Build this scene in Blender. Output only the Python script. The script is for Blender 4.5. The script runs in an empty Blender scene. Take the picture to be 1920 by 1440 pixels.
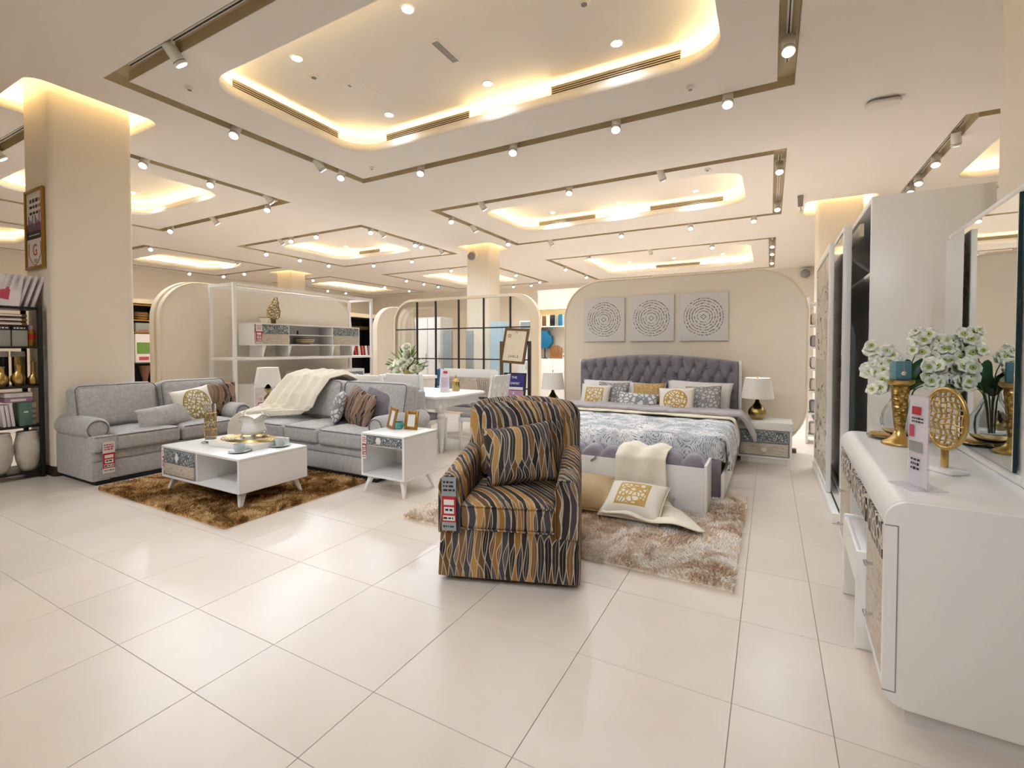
import bpy, bmesh, math, random
import numpy as np
from mathutils import Vector, Matrix, noise
random.seed(11)
PI = math.pi
S = bpy.context.scene
COL = S.collection

# ------------------------------------------------------------------ camera, world, exposure
cam = bpy.data.cameras.new('camera')
cam_o = bpy.data.objects.new('camera', cam)
COL.objects.link(cam_o)
cam.sensor_width = 36.0
cam.sensor_fit = 'HORIZONTAL'
cam.lens = 886.2 / 1920 * 36
cam.shift_y = -45.77 / 1920
cam.clip_start = 0.05
cam_o.location = (0, 0, 1.31)
cam_o.rotation_euler = (PI / 2 - 0.02461, 0, 0.49986)
S.camera = cam_o
W = bpy.data.worlds.new('world')
S.world = W
W.use_nodes = True
W.node_tree.nodes['Background'].inputs[0].default_value = (1.0, 0.9, 0.8, 1)
W.node_tree.nodes['Background'].inputs[1].default_value = 0.2
S.view_settings.view_transform = 'Standard'
S.view_settings.look = 'None'
S.view_settings.exposure = 0.29
S.view_settings.gamma = 1.0
S.view_settings.use_curve_mapping = False
S.cycles.max_bounces = 7
S.cycles.use_adaptive_sampling = True
S.cycles.adaptive_threshold = 0.15
S.cycles.adaptive_min_samples = 16
S.cycles.diffuse_bounces = 5
S.cycles.glossy_bounces = 4
S.cycles.transmission_bounces = 8
S.cycles.transparent_max_bounces = 12
S.cycles.sample_clamp_indirect = 8.0
S.cycles.caustics_reflective = False
S.cycles.caustics_refractive = False
S.cycles.use_denoising = True
SPOT_W, DOWN_W, LED_E, LENS_E = 5.1, 3.3, 15.0, 14.0
SPOT_C = (0.84, 0.945, 1.06)
LED_C = (1.0, 0.80, 0.40)

# ------------------------------------------------------------------ helpers
def lin(h):
    h = h.lstrip('#')
    v = [int(h[i:i + 2], 16) / 255 for i in (0, 2, 4)]
    return tuple([x / 12.92 if x <= 0.04045 else ((x + 0.055) / 1.055) ** 2.4 for x in v] + [1.0])

MATS = {}
class NT:
    """tiny node-tree writer"""
    def __init__(s, name):
        s.m = bpy.data.materials.new(name)
        s.m.use_nodes = True
        s.t = s.m.node_tree
        s.b = s.t.nodes['Principled BSDF']
    def n(s, typ, **kw):
        nd = s.t.nodes.new(typ)
        for k, v in kw.items():
            if k.startswith('_'):
                setattr(nd, k[1:], v)
            else:
                key = k.replace('__', ' ')
                if key.isdigit() or (key[0] == 'i' and key[1:].isdigit()):
                    key = int(key.lstrip('i'))
                if hasattr(v, 'is_output'):
                    s.t.links.new(v, nd.inputs[key])
                else:
                    nd.inputs[key].default_value = v
        return nd
    def link(s, a, b):
        s.t.links.new(a, b)
    def obj(s, scale=(1, 1, 1), rot=(0, 0, 0), gen=False):
        tc = s.n('ShaderNodeTexCoord')
        mp = s.n('ShaderNodeMapping', Scale=scale, Rotation=rot)
        s.link(tc.outputs['Generated' if gen else 'Object'], mp.inputs[0])
        return mp.outputs[0]
    def math(s, op, a, b=0.0, c=None):
        nd = s.n('ShaderNodeMath', _operation=op)
        for i, x in enumerate((a, b, c)):
            if x is None: continue
            if hasattr(x, 'is_output'): s.link(x, nd.inputs[i])
            else: nd.inputs[i].default_value = x
        return nd.outputs[0]
    def ramp(s, f, stops, interp='LINEAR'):
        nd = s.n('ShaderNodeValToRGB')
        s.link(f, nd.inputs[0])
        nd.color_ramp.interpolation = interp
        e = nd.color_ramp.elements
        while len(e) < len(stops): e.new(0.5)
        for el, (p, c) in zip(e, stops):
            el.position = p
            el.color = lin(c) if isinstance(c, str) else c
        return nd.outputs[0]
    def mix(s, f, a, b):
        nd = s.n('ShaderNodeMix', _data_type='RGBA')
        for i, x in ((0, f), (6, a), (7, b)):
            if hasattr(x, 'is_output'): s.link(x, nd.inputs[i])
            else: nd.inputs[i].default_value = lin(x) if isinstance(x, str) else x
        return nd.outputs[2]
    def bump(s, h, strength=0.3, dist=0.01):
        nd = s.n('ShaderNodeBump', Strength=strength, Distance=dist)
        s.link(h, nd.inputs['Height'])
        s.link(nd.outputs[0], s.b.inputs['Normal'])
    def done(s, col=None, rough=0.5, metal=0.0, spec=0.5):
        if col is not None:
            if hasattr(col, 'is_output'): s.link(col, s.b.inputs['Base Color'])
            else: s.b.inputs['Base Color'].default_value = lin(col) if isinstance(col, str) else col
        if hasattr(rough, 'is_output'): s.link(rough, s.b.inputs['Roughness'])
        else: s.b.inputs['Roughness'].default_value = rough
        s.b.inputs['Metallic'].default_value = metal
        s.b.inputs['Specular IOR Level'].default_value = spec
        return s.m

def plain(name, col, rough=0.5, metal=0.0, spec=0.5, var=0.04, vs=6.0, bump=0.0, bs=60.0):
    t = NT(name)
    c = lin(col)
    nz = t.n('ShaderNodeTexNoise', Vector=t.obj(), Scale=vs, Detail=3.0)
    a = tuple(x * (1 - var) for x in c[:3]) + (1,)
    b = tuple(min(1, x * (1 + var)) for x in c[:3]) + (1,)
    cc = t.mix(nz.outputs[0], a, b)
    if bump:
        n2 = t.n('ShaderNodeTexNoise', Vector=t.obj(), Scale=bs, Detail=4.0)
        t.bump(n2.outputs[0], bump, 0.004)
    return t.done(cc, rough, metal, spec)

def emit(name, col, e):
    t = NT(name)
    t.b.inputs['Base Color'].default_value = (0, 0, 0, 1)
    t.b.inputs['Emission Color'].default_value = col if len(col) == 4 else tuple(col) + (1,)
    t.b.inputs['Emission Strength'].default_value = e
    return t.m

class MB:
    def __init__(s): s.bm = bmesh.new()
    def _merge(s, tmp, M=None):
        if M is not None: bmesh.ops.transform(tmp, matrix=M, verts=tmp.verts)
        me = bpy.data.meshes.new('tmp')
        tmp.to_mesh(me); tmp.free()
        s.bm.from_mesh(me)
        bpy.data.meshes.remove(me)
        return s
    def box(s, x0, y0, z0, x1, y1, z1, bev=0.0, seg=2, M=None):
        t = bmesh.new()
        bmesh.ops.create_cube(t, size=1)
        for v in t.verts:
            v.co = Vector(((x0 + x1) / 2 + v.co.x * (x1 - x0), (y0 + y1) / 2 + v.co.y * (y1 - y0), (z0 + z1) / 2 + v.co.z * (z1 - z0)))
        if bev: bmesh.ops.bevel(t, geom=t.edges[:], offset=bev, segments=seg, affect='EDGES', profile=0.5)
        return s._merge(t, M)
    def cyl(s, p0, p1, r0, r1=None, seg=16, cap=True):
        r1 = r0 if r1 is None else r1
        p0, p1 = Vector(p0), Vector(p1)
        d = p1 - p0
        t = bmesh.new()
        bmesh.ops.create_cone(t, cap_ends=cap, segments=seg, radius1=r0, radius2=r1, depth=d.length)
        return s._merge(t, Matrix.Translation((p0 + p1) / 2) @ d.to_track_quat('Z', 'Y').to_matrix().to_4x4())
    def ball(s, c, r, u=12, v=8):
        r = (r, r, r) if isinstance(r, (int, float)) else r
        t = bmesh.new()
        bmesh.ops.create_uvsphere(t, u_segments=u, v_segments=v, radius=1)
        return s._merge(t, Matrix.Translation(c) @ Matrix.Diagonal((*r, 1)))
    def grid(s, fn, nu, nv, cu=False, cv=False, M=None, cap=False):
        vs = [[s.bm.verts.new(Vector(fn(i / (nu if cu else nu - 1), j / (nv if cv else nv - 1))) if M is None else M @ Vector(fn(i / (nu if cu else nu - 1), j / (nv if cv else nv - 1)))) for j in range(nv)] for i in range(nu)]
        for i in range(nu if cu else nu - 1):
            for j in range(nv if cv else nv - 1):
                a, b = (i + 1) % nu, (j + 1) % nv
                try: s.bm.faces.new((vs[i][j], vs[a][j], vs[a][b], vs[i][b]))
                except ValueError: pass
        if cap and cu:
            try:
                s.bm.faces.new([vs[i][0] for i in range(nu)][::-1]); s.bm.faces.new([vs[i][nv - 1] for i in range(nu)])
            except ValueError: pass
        return s
    def lathe(s, prof, c=(0, 0, 0), seg=24):
        cx, cy, cz = c
        n = len(prof)
        def fn(u, v):
            r, z = prof[min(n - 1, int(round(v * (n - 1))))]
            return (cx + r * math.cos(2 * PI * u), cy + r * math.sin(2 * PI * u), cz + z)
        return s.grid(fn, seg, n, cu=True, cap=True)
    def tube(s, pts, r, seg=8, closed=False, M=None):
        P = [Vector(p) for p in pts]
        n = len(P)
        rings = []
        up = None
        for i in range(n):
            if closed: d = P[(i + 1) % n] - P[i - 1]
            else: d = P[min(i + 1, n - 1)] - P[max(i - 1, 0)]
            d.normalize()
            if up is None:
                up = Vector((0, 0, 1)) if abs(d.z) < 0.9 else Vector((1, 0, 0))
            a = d.cross(up)
            if a.length < 1e-4: a = d.orthogonal()
            a.normalize(); b = a.cross(d); up = b
            rr = r[i] if isinstance(r, (list, tuple)) else r
            rings.append([P[i] + a * rr * math.cos(2 * PI * k / seg) + b * rr * math.sin(2 * PI * k / seg) for k in range(seg)])
        V = [[s.bm.verts.new(q if M is None else M @ q) for q in rg] for rg in rings]
        for i in range(n if closed else n - 1):
            j = (i + 1) % n
            for k in range(seg):
                l = (k + 1) % seg
                s.bm.faces.new((V[i][k], V[i][l], V[j][l], V[j][k]))
        if not closed:
            s.bm.faces.new(V[0][::-1]); s.bm.faces.new(V[-1])
        return s
    def prism(s, loop, axis, a0, a1, M=None, bev=0.0):
        def pt(p, a):
            return {'x': (a, p[0], p[1]), 'y': (p[0], a, p[1]), 'z': (p[0], p[1], a)}[axis]
        t = bmesh.new()
        A = [t.verts.new(pt(p, a0)) for p in loop]
        B = [t.verts.new(pt(p, a1)) for p in loop]
        n = len(loop)
        t.faces.new(A); t.faces.new(B[::-1])
        for i in range(n):
            t.faces.new((A[i], B[i], B[(i + 1) % n], A[(i + 1) % n]))
        bmesh.ops.recalc_face_normals(t, faces=t.faces)
        if bev:
            es = [e for e in t.edges if len(e.link_faces) == 2 and e.calc_face_angle(0) > 0.7]
            bmesh.ops.bevel(t, geom=es, offset=bev, segments=2, affect='EDGES', profile=0.5)
        return s._merge(t, M)
    def soft(s, x0, y0, z0, x1, y1, z1, r=0.05, n=12, bulge=(0, 0, 0), M=None, wr=0.0, seed=0):
        """a stuffed box: rounded edges, bulged faces, slight wrinkles"""
        c = Vector(((x0 + x1) / 2, (y0 + y1) / 2, (z0 + z1) / 2))
        h = Vector(((x1 - x0) / 2, (y1 - y0) / 2, (z1 - z0) / 2))
        t = bmesh.new()
        bmesh.ops.create_cube(t, size=2)
        bmesh.ops.subdivide_edges(t, edges=t.edges[:], cuts=n, use_grid_fill=True)
        for v in t.verts:
            q = Vector([math.sin(a * PI / 2) if abs(a) < 1 else a for a in v.co])
            q = Vector([(abs(a) ** 0.75) * (1 if a > 0 else -1) for a in q])
            p = Vector((q.x * h.x, q.y * h.y, q.z * h.z))
            inn = Vector([max(-(h[k] - r), min(h[k] - r, p[k])) for k in range(3)])
            d = p - inn
            if d.length > 1e-6: p = inn + d.normalized() * min(r, d.length) if d.length > r else p
            for k in range(3):
                if bulge[k]:
                    o = [i for i in range(3) if i != k]
                    f = (1 - (q[o[0]]) ** 2) * (1 - (q[o[1]]) ** 2)
                    p[k] += bulge[k] * f * q[k]
            if wr:
                p += Vector((0, 0, 1)) * wr * noise.noise((p + Vector((seed, 0, 0))) * 7)
                p += Vector((0, 1, 0)) * wr * noise.noise((p + Vector((0, seed, 5))) * 6)
            v.co = c + p
        return s._merge(t, M)
    def pillow(s, w, h, t, M=None, n=18, pinch=0.06, wr=0.006, seed=0):
        """flat cushion in the local xz plane, thickness along y"""
        for sd in (-1, 1):
            def fn(u, v):
                a, b = 2 * u - 1, 2 * v - 1
                sx = 1 - pinch * (1 - abs(b) ** 2) * 1.0
                sz = 1 - pinch * (1 - abs(a) ** 2) * 1.0
                th = (max(0, 1 - abs(a) ** 2.6) * max(0, 1 - abs(b) ** 2.6)) ** 0.55
                x, z = a * w / 2 * sx, b * h / 2 * sz
                y = sd * t / 2 * th
                y += wr * th * noise.noise(Vector((x * 9 + seed, z * 9, sd * 3)))
                return (x, y, z)
            if sd > 0: s.grid(lambda u, v: fn(1 - u, v), n, n, M=M)
            else: s.grid(fn, n, n, M=M)
        bmesh.ops.remove_doubles(s.bm, verts=s.bm.verts, dist=1e-5)
        return s
    def build(s, name, m, parent=None, smooth=True, ang=40, label=None, kind=None, rot=None, loc=None, recalc=True):
        if recalc: bmesh.ops.recalc_face_normals(s.bm, faces=s.bm.faces)
        me = bpy.data.meshes.new(name)
        s.bm.to_mesh(me); s.bm.free()
        if smooth:
            me.polygons.foreach_set('use_smooth', [True] * len(me.polygons))
            me.set_sharp_from_angle(angle=math.radians(ang))
        me.materials.append(MATS[m] if isinstance(m, str) else m)
        o = bpy.data.objects.new(name, me)
        COL.objects.link(o)
        if parent is not None: o.parent = parent
        if label: o['label'] = label
        if kind: o['kind'] = kind
        if loc is not None: o.location = loc
        if rot is not None: o.rotation_euler = rot
        return o

def thing(name, label, cat, loc=(0, 0, 0), rz=0.0, group=None):
    o = bpy.data.objects.new(name, None)
    o.empty_display_size = 0.05
    COL.objects.link(o)
    o.location = loc
    o.rotation_euler = (0, 0, rz)
    o['label'] = label; o['category'] = cat
    if group: o['group'] = group
    return o
def tag(o, label, cat, group=None):
    o['label'] = label; o['category'] = cat
    if group: o['group'] = group
    return o
def struct(o, label=None):
    o['kind'] = 'structure'
    if label: o['label'] = label
    return o
def dup(o, loc=None, rz=None, label=None, group=None, parent=None):
    c = o.copy(); COL.objects.link(c)
    if parent is not None: c.parent = parent
    if loc is not None: c.location = loc
    if rz is not None: c.rotation_euler = (0, 0, rz)
    if label: c['label'] = label
    if group: c['group'] = group
    for ch in list(o.children):
        dup(ch, parent=c)
    return c
def rrect(x0, y0, x1, y1, r, n=8):
    P = []
    for cx, cy, a0 in ((x1 - r, y1 - r, 0), (x0 + r, y1 - r, 90), (x0 + r, y0 + r, 180), (x1 - r, y0 + r, 270)):
        for k in range(n + 1 if r > 0 else 1):
            a = math.radians(a0 + 90 * k / n) if r > 0 else 0
            P.append((cx + r * math.cos(a), cy + r * math.sin(a)))
    return P
def fill(loops, z, ext=0.0):
    """fill nested closed loops (even-odd) as a flat or thick sheet; returns an MB"""
    cu = bpy.data.curves.new('fill', 'CURVE')
    cu.dimensions = '2D'; cu.fill_mode = 'BOTH'; cu.extrude = ext / 2
    for L in loops:
        sp = cu.splines.new('POLY')
        sp.points.add(len(L) - 1)
        for p, q in zip(sp.points, L): p.co = (q[0], q[1], 0, 1)
        sp.use_cyclic_u = True
    o = bpy.data.objects.new('fill', cu)
    COL.objects.link(o)
    dg = bpy.context.evaluated_depsgraph_get()
    me = o.evaluated_get(dg).to_mesh()
    mb = MB()
    mb.bm.from_mesh(me)
    o.evaluated_get(dg).to_mesh_clear()
    bpy.data.objects.remove(o); bpy.data.curves.remove(cu)
    bmesh.ops.translate(mb.bm, verts=mb.bm.verts, vec=(0, 0, z))
    bmesh.ops.remove_doubles(mb.bm, verts=mb.bm.verts, dist=1e-5)
    return mb
def text(body, size, m, parent, M, name='lettering', ext=0.0006):
    cu = bpy.data.curves.new('t', 'FONT')
    cu.body = body; cu.size = size; cu.extrude = ext; cu.align_x = 'CENTER'; cu.align_y = 'CENTER'; cu.resolution_u = 3
    o = bpy.data.objects.new('t', cu); COL.objects.link(o)
    dg = bpy.context.evaluated_depsgraph_get()
    me = bpy.data.meshes.new_from_object(o.evaluated_get(dg))
    bpy.data.objects.remove(o); bpy.data.curves.remove(cu)
    me.transform(M)
    me.materials.clear(); me.materials.append(MATS[m])
    q = bpy.data.objects.new(name, me); COL.objects.link(q); q.parent = parent
    return q
def T(x, y, z): return Matrix.Translation((x, y, z))
def R(a, ax): return Matrix.Rotation(a, 4, ax)

# ------------------------------------------------------------------ materials
def build_materials():
    A = MATS
    A['ceiling'] = plain('ceiling paint', '#f3ebe2', 0.85, var=0.02, vs=1.5)
    A['channel'] = plain('shaded channel tan', '#d3c19d', 0.7, var=0.04)  # ceiling paint in shadow: the recess shade is put into this tan
    A['wall'] = plain('wall paint', '#f0e7d9', 0.8, var=0.02, vs=1.2, bump=0.05, bs=200)
    A['pillar'] = plain('pillar paint', '#efe3d1', 0.75, var=0.02, vs=1.0)
    A['panel'] = plain('cream panel', '#ece0ce', 0.6, var=0.02, vs=2)
    A['paneledge'] = plain('cream panel edge', '#ead9bd', 0.5, var=0.02)
    A['wood_dark'] = plain('dark skirting wood', '#2a1a10', 0.4)
    A['grout'] = plain('grout', '#b0a599', 0.9)
    t = NT('floor tile')
    oi = t.n('ShaderNodeObjectInfo')
    tc = t.n('ShaderNodeTexCoord')
    nz = t.n('ShaderNodeTexNoise', Scale=1.3, Detail=5.0, Roughness=0.6)
    geo = t.n('ShaderNodeNewGeometry')
    t.link(geo.outputs['Position'], nz.inputs['Vector'])
    base = t.ramp(nz.outputs[0], [(0.3, '#d9cbbd'), (0.7, '#e2d6ca')])
    hv = t.n('ShaderNodeHueSaturation')
    t.link(base, hv.inputs['Color'])
    t.link(t.math('MULTIPLY_ADD', oi.outputs['Random'], 0.05, 0.975), hv.inputs['Value'])
    A['tile'] = t.done(hv.outputs[0], 0.3, 0, 0.45)
    A['white'] = plain('white lacquer', '#f0edea', 0.28, var=0.01, spec=0.5)
    A['white2'] = plain('white painted wood', '#efebe6', 0.4, var=0.015)
    A['greywhite'] = plain('light grey lacquer', '#d9d5d2', 0.35, var=0.015)
    A['inner'] = plain('inner niche grey', '#cfcac8', 0.5, var=0.02)
    A['black'] = plain('black metal', '#141210', 0.4, var=0.1)
    A['blackwood'] = plain('black plinth', '#0d0b0a', 0.6)
    A['darkin'] = plain('dark grey wardrobe lining', '#5f5650', 0.6, var=0.04)
    A['darkglass'] = plain('dark door glass', '#0b0c08', 0.08, spec=0.8)
    A['gold'] = plain('brushed gold', '#c4a668', 0.28, 1.0, var=0.12, vs=20)
    t = NT('hammered gold')
    v = t.n('ShaderNodeTexVoronoi', Vector=t.obj(), Scale=55.0)
    t.bump(v.outputs['Distance'], 0.9, 0.006)
    A['goldhammer'] = t.done(t.ramp(v.outputs['Distance'], [(0.0, '#d2b87c'), (0.7, '#8f6d2e')]), 0.25, 1.0)
    A['brass'] = plain('antique brass', '#b5a16b', 0.22, 1.0, var=0.06)
    A['goldframe'] = plain('gold frame', '#a67a2c', 0.35, 0.6, var=0.1, vs=20)
    A['chrome'] = plain('chrome', '#d8d8d8', 0.12, 1.0, var=0.01)
    A['silver'] = plain('polished silver', '#e6e2dc', 0.15, 1.0, var=0.02)
    A['lamp_shade'] = plain('white linen shade', '#f0ebe3', 0.9, var=0.02, bump=0.1, bs=150)
    A['trackwhite'] = plain('track white', '#e8e1d6', 0.45, var=0.02)
    A['lens'] = emit('lamp lens', (1.0, 0.95, 0.88, 1), LENS_E)
    A['led'] = emit('cove led', tuple(LED_C) + (1,), LED_E)
    A['red'] = plain('tag red', '#b5202a', 0.5)
    A['paper'] = plain('tag paper', '#e9e2de', 0.6)
    A['ink'] = plain('ink', '#2b2626', 0.6)
    A['rose'] = plain('rose print', '#c0485a', 0.6)
    A['teal'] = plain('teal ceramic', '#5f8b96', 0.35, var=0.1, vs=40)
    A['turq'] = plain('turquoise glass', '#5fa9a0', 0.2, var=0.3, vs=120)
    A['cup'] = plain('pale blue china', '#ccd2d1', 0.15, var=0.03)
    A['leaf'] = plain('dark leaf', '#1f4a1c', 0.4, var=0.25, vs=20)
    A['leaf2'] = plain('light leaf', '#6f9440', 0.45, var=0.25, vs=20)
    A['stem'] = plain('stem', '#4c6a2a', 0.5)
    A['petal'] = plain('white petal', '#fdfbe8', 0.6, var=0.08, vs=30)
    A['petal2'] = plain('green petal heart', '#b9c46a', 0.6, var=0.1)
    A['eye'] = plain('dark flower eye', '#3a3a14', 0.6)
    A['woodframe'] = plain('honey wood', '#9a6f33', 0.4, var=0.15, vs=25)
    A['brownframe'] = plain('brown frame wood', '#6d4a1d', 0.35, var=0.15, vs=25)
    A['navy'] = plain('navy poster', '#2b2575', 0.4)
    A['lilac'] = plain('lilac leaflet', '#f1eaf0', 0.3)
    A['blue'] = plain('blue shade', '#0f6f97', 0.6)
    A['paleblue'] = plain('pale blue cabinet', '#a9c2d0', 0.5)
    A['greyglass'] = plain('grey mirror panel', '#9aa0a2', 0.2)
    A['orange'] = plain('orange wood', '#a8672c', 0.5, var=0.15)
    A['green'] = plain('green box', '#5d7b6f', 0.5)
    A['greybox'] = plain('grey box', '#9a9a92', 0.5)
    A['pink'] = plain('pink box', '#b58aa8', 0.5)
    A['bookcov'] = plain('brochure white', '#e7e0e4', 0.4)
    A['wrap'] = plain('plastic wrapped white', '#d6cfc4', 0.25, var=0.15, vs=30, bump=0.5, bs=25)
    A['brownbox'] = plain('brown goods', '#6e4a2e', 0.6, var=0.25, vs=15)
    # clear glass
    t = NT('clear glass')
    t.b.inputs['Transmission Weight'].default_value = 1.0
    t.b.inputs['IOR'].default_value = 1.45
    A['glass'] = t.done((1, 1, 1, 1), 0.0)
    t = NT('pane glass')
    tr = t.n('ShaderNodeBsdfTransparent'); gl = t.n('ShaderNodeBsdfGlossy', Roughness=0.02)
    fr = t.n('ShaderNodeFresnel', IOR=1.45)
    mx = t.n('ShaderNodeMixShader')
    t.link(t.math('MULTIPLY', fr.outputs[0], 0.9), mx.inputs[0]); t.link(tr.outputs[0], mx.inputs[1]); t.link(gl.outputs[0], mx.inputs[2])
    tr.inputs[0].default_value = (0.97, 0.97, 0.96, 1)
    t.link(mx.outputs[0], t.t.nodes['Material Output'].inputs[0])
    A['pane'] = t.m
    t = NT('acrylic')
    tr = t.n('ShaderNodeBsdfTransparent'); gl = t.n('ShaderNodeBsdfPrincipled', Roughness=0.1)
    gl.inputs['Base Color'].default_value = lin('#f4f0f4')
    mx = t.n('ShaderNodeMixShader'); mx.inputs[0].default_value = 0.25
    tr.inputs[0].default_value = (0.97, 0.96, 0.97, 1)
    t.link(tr.outputs[0], mx.inputs[1]); t.link(gl.outputs[0], mx.inputs[2])
    t.link(mx.outputs[0], t.t.nodes['Material Output'].inputs[0])
    A['acrylic'] = t.m
    A['mirror'] = NT('mirror').done((0.86, 0.88, 0.85, 1), 0.01, 1.0)
    A['mirroredge'] = plain('mirror bevel', '#0c2a2a', 0.1)
    # grey chenille upholstery
    def cloth(name, a, b, sc=28, rough=0.95, bs=420, bstr=0.35):
        t = NT(name)
        v = t.obj()
        n1 = t.n('ShaderNodeTexNoise', Vector=v, Scale=sc, Detail=8.0, Roughness=0.7)
        n2 = t.n('ShaderNodeTexNoise', Vector=v, Scale=bs, Detail=2.0)
        f = t.math('ADD', t.math('MULTIPLY', n1.outputs[0], 0.7), t.math('MULTIPLY', n2.outputs[0], 0.3))
        c = t.ramp(f, [(0.35, a), (0.65, b)])
        t.bump(n2.outputs[0], bstr, 0.003)
        t.b.inputs['Sheen Weight'].default_value = 0.15
        return t.done(c, rough, 0, 0.2)
    A['sofa'] = cloth('grey chenille', '#a3a09e', '#cac7c5')
    A['piping'] = cloth('dark piping', '#6a6766', '#827e7d')
    A['velvet'] = cloth('slate velvet', '#777178', '#8f8992', sc=10, bs=300, bstr=0.1)
    A['velvet'].node_tree.nodes['Principled BSDF'].inputs['Sheen Weight'].default_value = 0.5
    A['seatpad'] = cloth('grey seat pad', '#8f8a8c', '#a39fa2', sc=20)
    A['sheet'] = cloth('lilac grey sheet', '#a9a1a4', '#b9b2b6', sc=8)
    A['cream'] = cloth('cream knit', '#eadfcb', '#f7efe0', sc=16, bs=260, bstr=0.5)
    A['creamsilk'] = cloth('cream band', '#e5d8bd', '#eee2c8', sc=8)
    A['beigesilk'] = cloth('beige satin', '#b99f78', '#cbb28a', sc=8, rough=0.45)
    A['whitecloth'] = cloth('white cotton', '#e2dcd9', '#efeae7', sc=8)
    A['mattress'] = cloth('mattress ticking', '#cfcac8', '#dcd8d6', sc=10)
    # two pile colours
    def pile(name, a, b, c, sc):
        t = NT(name)
        g = t.n('ShaderNodeNewGeometry')
        n1 = t.n('ShaderNodeTexNoise', Vector=g.outputs['Position'], Scale=sc, Detail=5.0, Roughness=0.6, Distortion=1.6)
        n2 = t.n('ShaderNodeTexNoise', Vector=g.outputs['Position'], Scale=90.0, Detail=1.0)
        f = t.math('ADD', t.math('MULTIPLY', n1.outputs[0], 0.75), t.math('MULTIPLY', n2.outputs[0], 0.25))
        return t.done(t.ramp(f, [(0.41, a), (0.5, b), (0.58, c)]), 0.9, 0, 0.1)
    A['pile_brown'] = pile('brown pile', '#7d5830', '#b98e58', '#dcba88', 4.0)
    A['pile_beige'] = pile('beige pile', '#d6b99e', '#f2e0cd', '#fff8f0', 4.0)
    # flame stripe upholstery of the armchair
    def flame(name, N=25.0, kz=13.0, amp=.55, cols=('#3a2e28', '#6b4a2a', '#9a6c34', '#352f2f', '#241f20', '#b1864c', '#4a4449', '#7a5a3a'), line='#c3b49c', lw=0.06):
        t = NT(name)
        tc = t.n('ShaderNodeTexCoord')
        sp = t.n('ShaderNodeSeparateXYZ'); t.link(tc.outputs['Object'], sp.inputs[0])
        x, y, z = sp.outputs
        w = t.n('ShaderNodeTexNoise', Vector=tc.outputs['Object'], Scale=3.0, Detail=1.0)
        w2 = t.n('ShaderNodeTexNoise', Vector=tc.outputs['Object'], Scale=5.5, Detail=0.0)
        a = t.math('ADD', x, t.math('MULTIPLY', y, 0.8))
        b = t.math('ADD', z, t.math('MULTIPLY', y, -0.7))
        u = t.math('ADD', t.math('MULTIPLY', a, N), t.math('MULTIPLY', t.math('SUBTRACT', w.outputs[0], 0.5), 2.2))
        ph = t.math('ADD', t.math('MULTIPLY', b, kz), t.math('MULTIPLY', w2.outputs[0], 5.0))
        ph2 = t.math('ADD', t.math('MULTIPLY', b, kz * .63), t.math('MULTIPLY', w.outputs[0], 6.0))
        f1 = t.math('ADD', u, t.math('MULTIPLY', t.math('SINE', ph), amp))
        f2 = t.math('ADD', t.math('MULTIPLY', u, 1.0), t.math('MULTIPLY', t.math('SINE', ph2), -amp))
        cb = t.n('ShaderNodeCombineXYZ')
        t.link(t.math('FLOOR', f1), cb.inputs[0]); t.link(t.math('FLOOR', f2), cb.inputs[1])
        wn = t.n('ShaderNodeTexWhiteNoise', _noise_dimensions='2D'); t.link(cb.outputs[0], wn.inputs[0])
        c = t.ramp(wn.outputs[0], [(i / len(cols), q) for i, q in enumerate(cols)], 'CONSTANT')
        def near(f, k):
            fr = t.math('FRACT', f)
            return t.math('LESS_THAN', t.math('MINIMUM', fr, t.math('SUBTRACT', 1.0, fr)), k)
        e = t.math('MAXIMUM', near(f1, lw), near(f2, lw))
        thin = near(t.math('MULTIPLY', t.math('ADD', f1, f2), .5), lw * .55)
        c = t.mix(t.math('MULTIPLY', thin, 0.5), c, line)
        c = t.mix(t.math('MULTIPLY', e, 0.85), c, line)
        return t.done(c, 0.75, 0, 0.25)
    A['flame'] = flame('flame stripe jacquard')
    A['flame_pillow'] = flame('brown flame cushion', 24, 20, .6, ('#3a2a22', '#5a4030', '#8a6a50', '#6a5648', '#9a8070', '#2c2220'), '#a08a78', 0.07)
    # mosaic and vein fronts
    def cells(name, sc, edge, fillc, k, rough=0.4, fill2=None):
        t = NT(name)
        v = t.obj()
        v2 = t.n('ShaderNodeTexVoronoi', _feature='DISTANCE_TO_EDGE', Vector=v, Scale=sc)
        f = t.math('LESS_THAN', v2.outputs[0], k)
        base = fillc
        if fill2:
            v1 = t.n('ShaderNodeTexVoronoi', _feature='F1', Vector=v, Scale=sc)
            s2 = t.n('ShaderNodeSeparateColor'); t.link(v1.outputs['Color'], s2.inputs[0])
            base = t.mix(s2.outputs[0], fillc, fill2)
        c = t.mix(f, base, edge)
        t.bump(f, 0.4, 0.004)
        return t.done(c, rough)
    A['mosaic'] = cells('carved mosaic front', 38, '#5d6468', '#c9ccca', 0.14, fill2='#8f9698')
    A['vein'] = cells('veined front', 20, '#d8cdbd', '#4e4038', 0.10, fill2='#2e2622')
    # marble-like ash wood
    def marble(name, a, b, c, sc=4.0, st=(1, 1, 5)):
        t = NT(name)
        v = t.obj(scale=st)
        n1 = t.n('ShaderNodeTexNoise', Vector=v, Scale=sc, Detail=8.0, Roughness=0.65, Distortion=1.5)
        cc = t.ramp(n1.outputs[0], [(0.35, a), (0.5, b), (0.55, c), (0.6, b)])
        return t.done(cc, 0.35)
    A['ashwood'] = marble('pale ash front', '#b9aa96', '#d0c3b1', '#a39480')
    A['sidefront'] = marble('pale drawer front', '#c4b8a6', '#d3c9ba', '#b3a693', 3.0)
    A['doorfront'] = marble('cream wardrobe door print', '#cbbda6', '#d6c9b4', '#8a7d6a', 1.6, (1, 1, 2))
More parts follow.
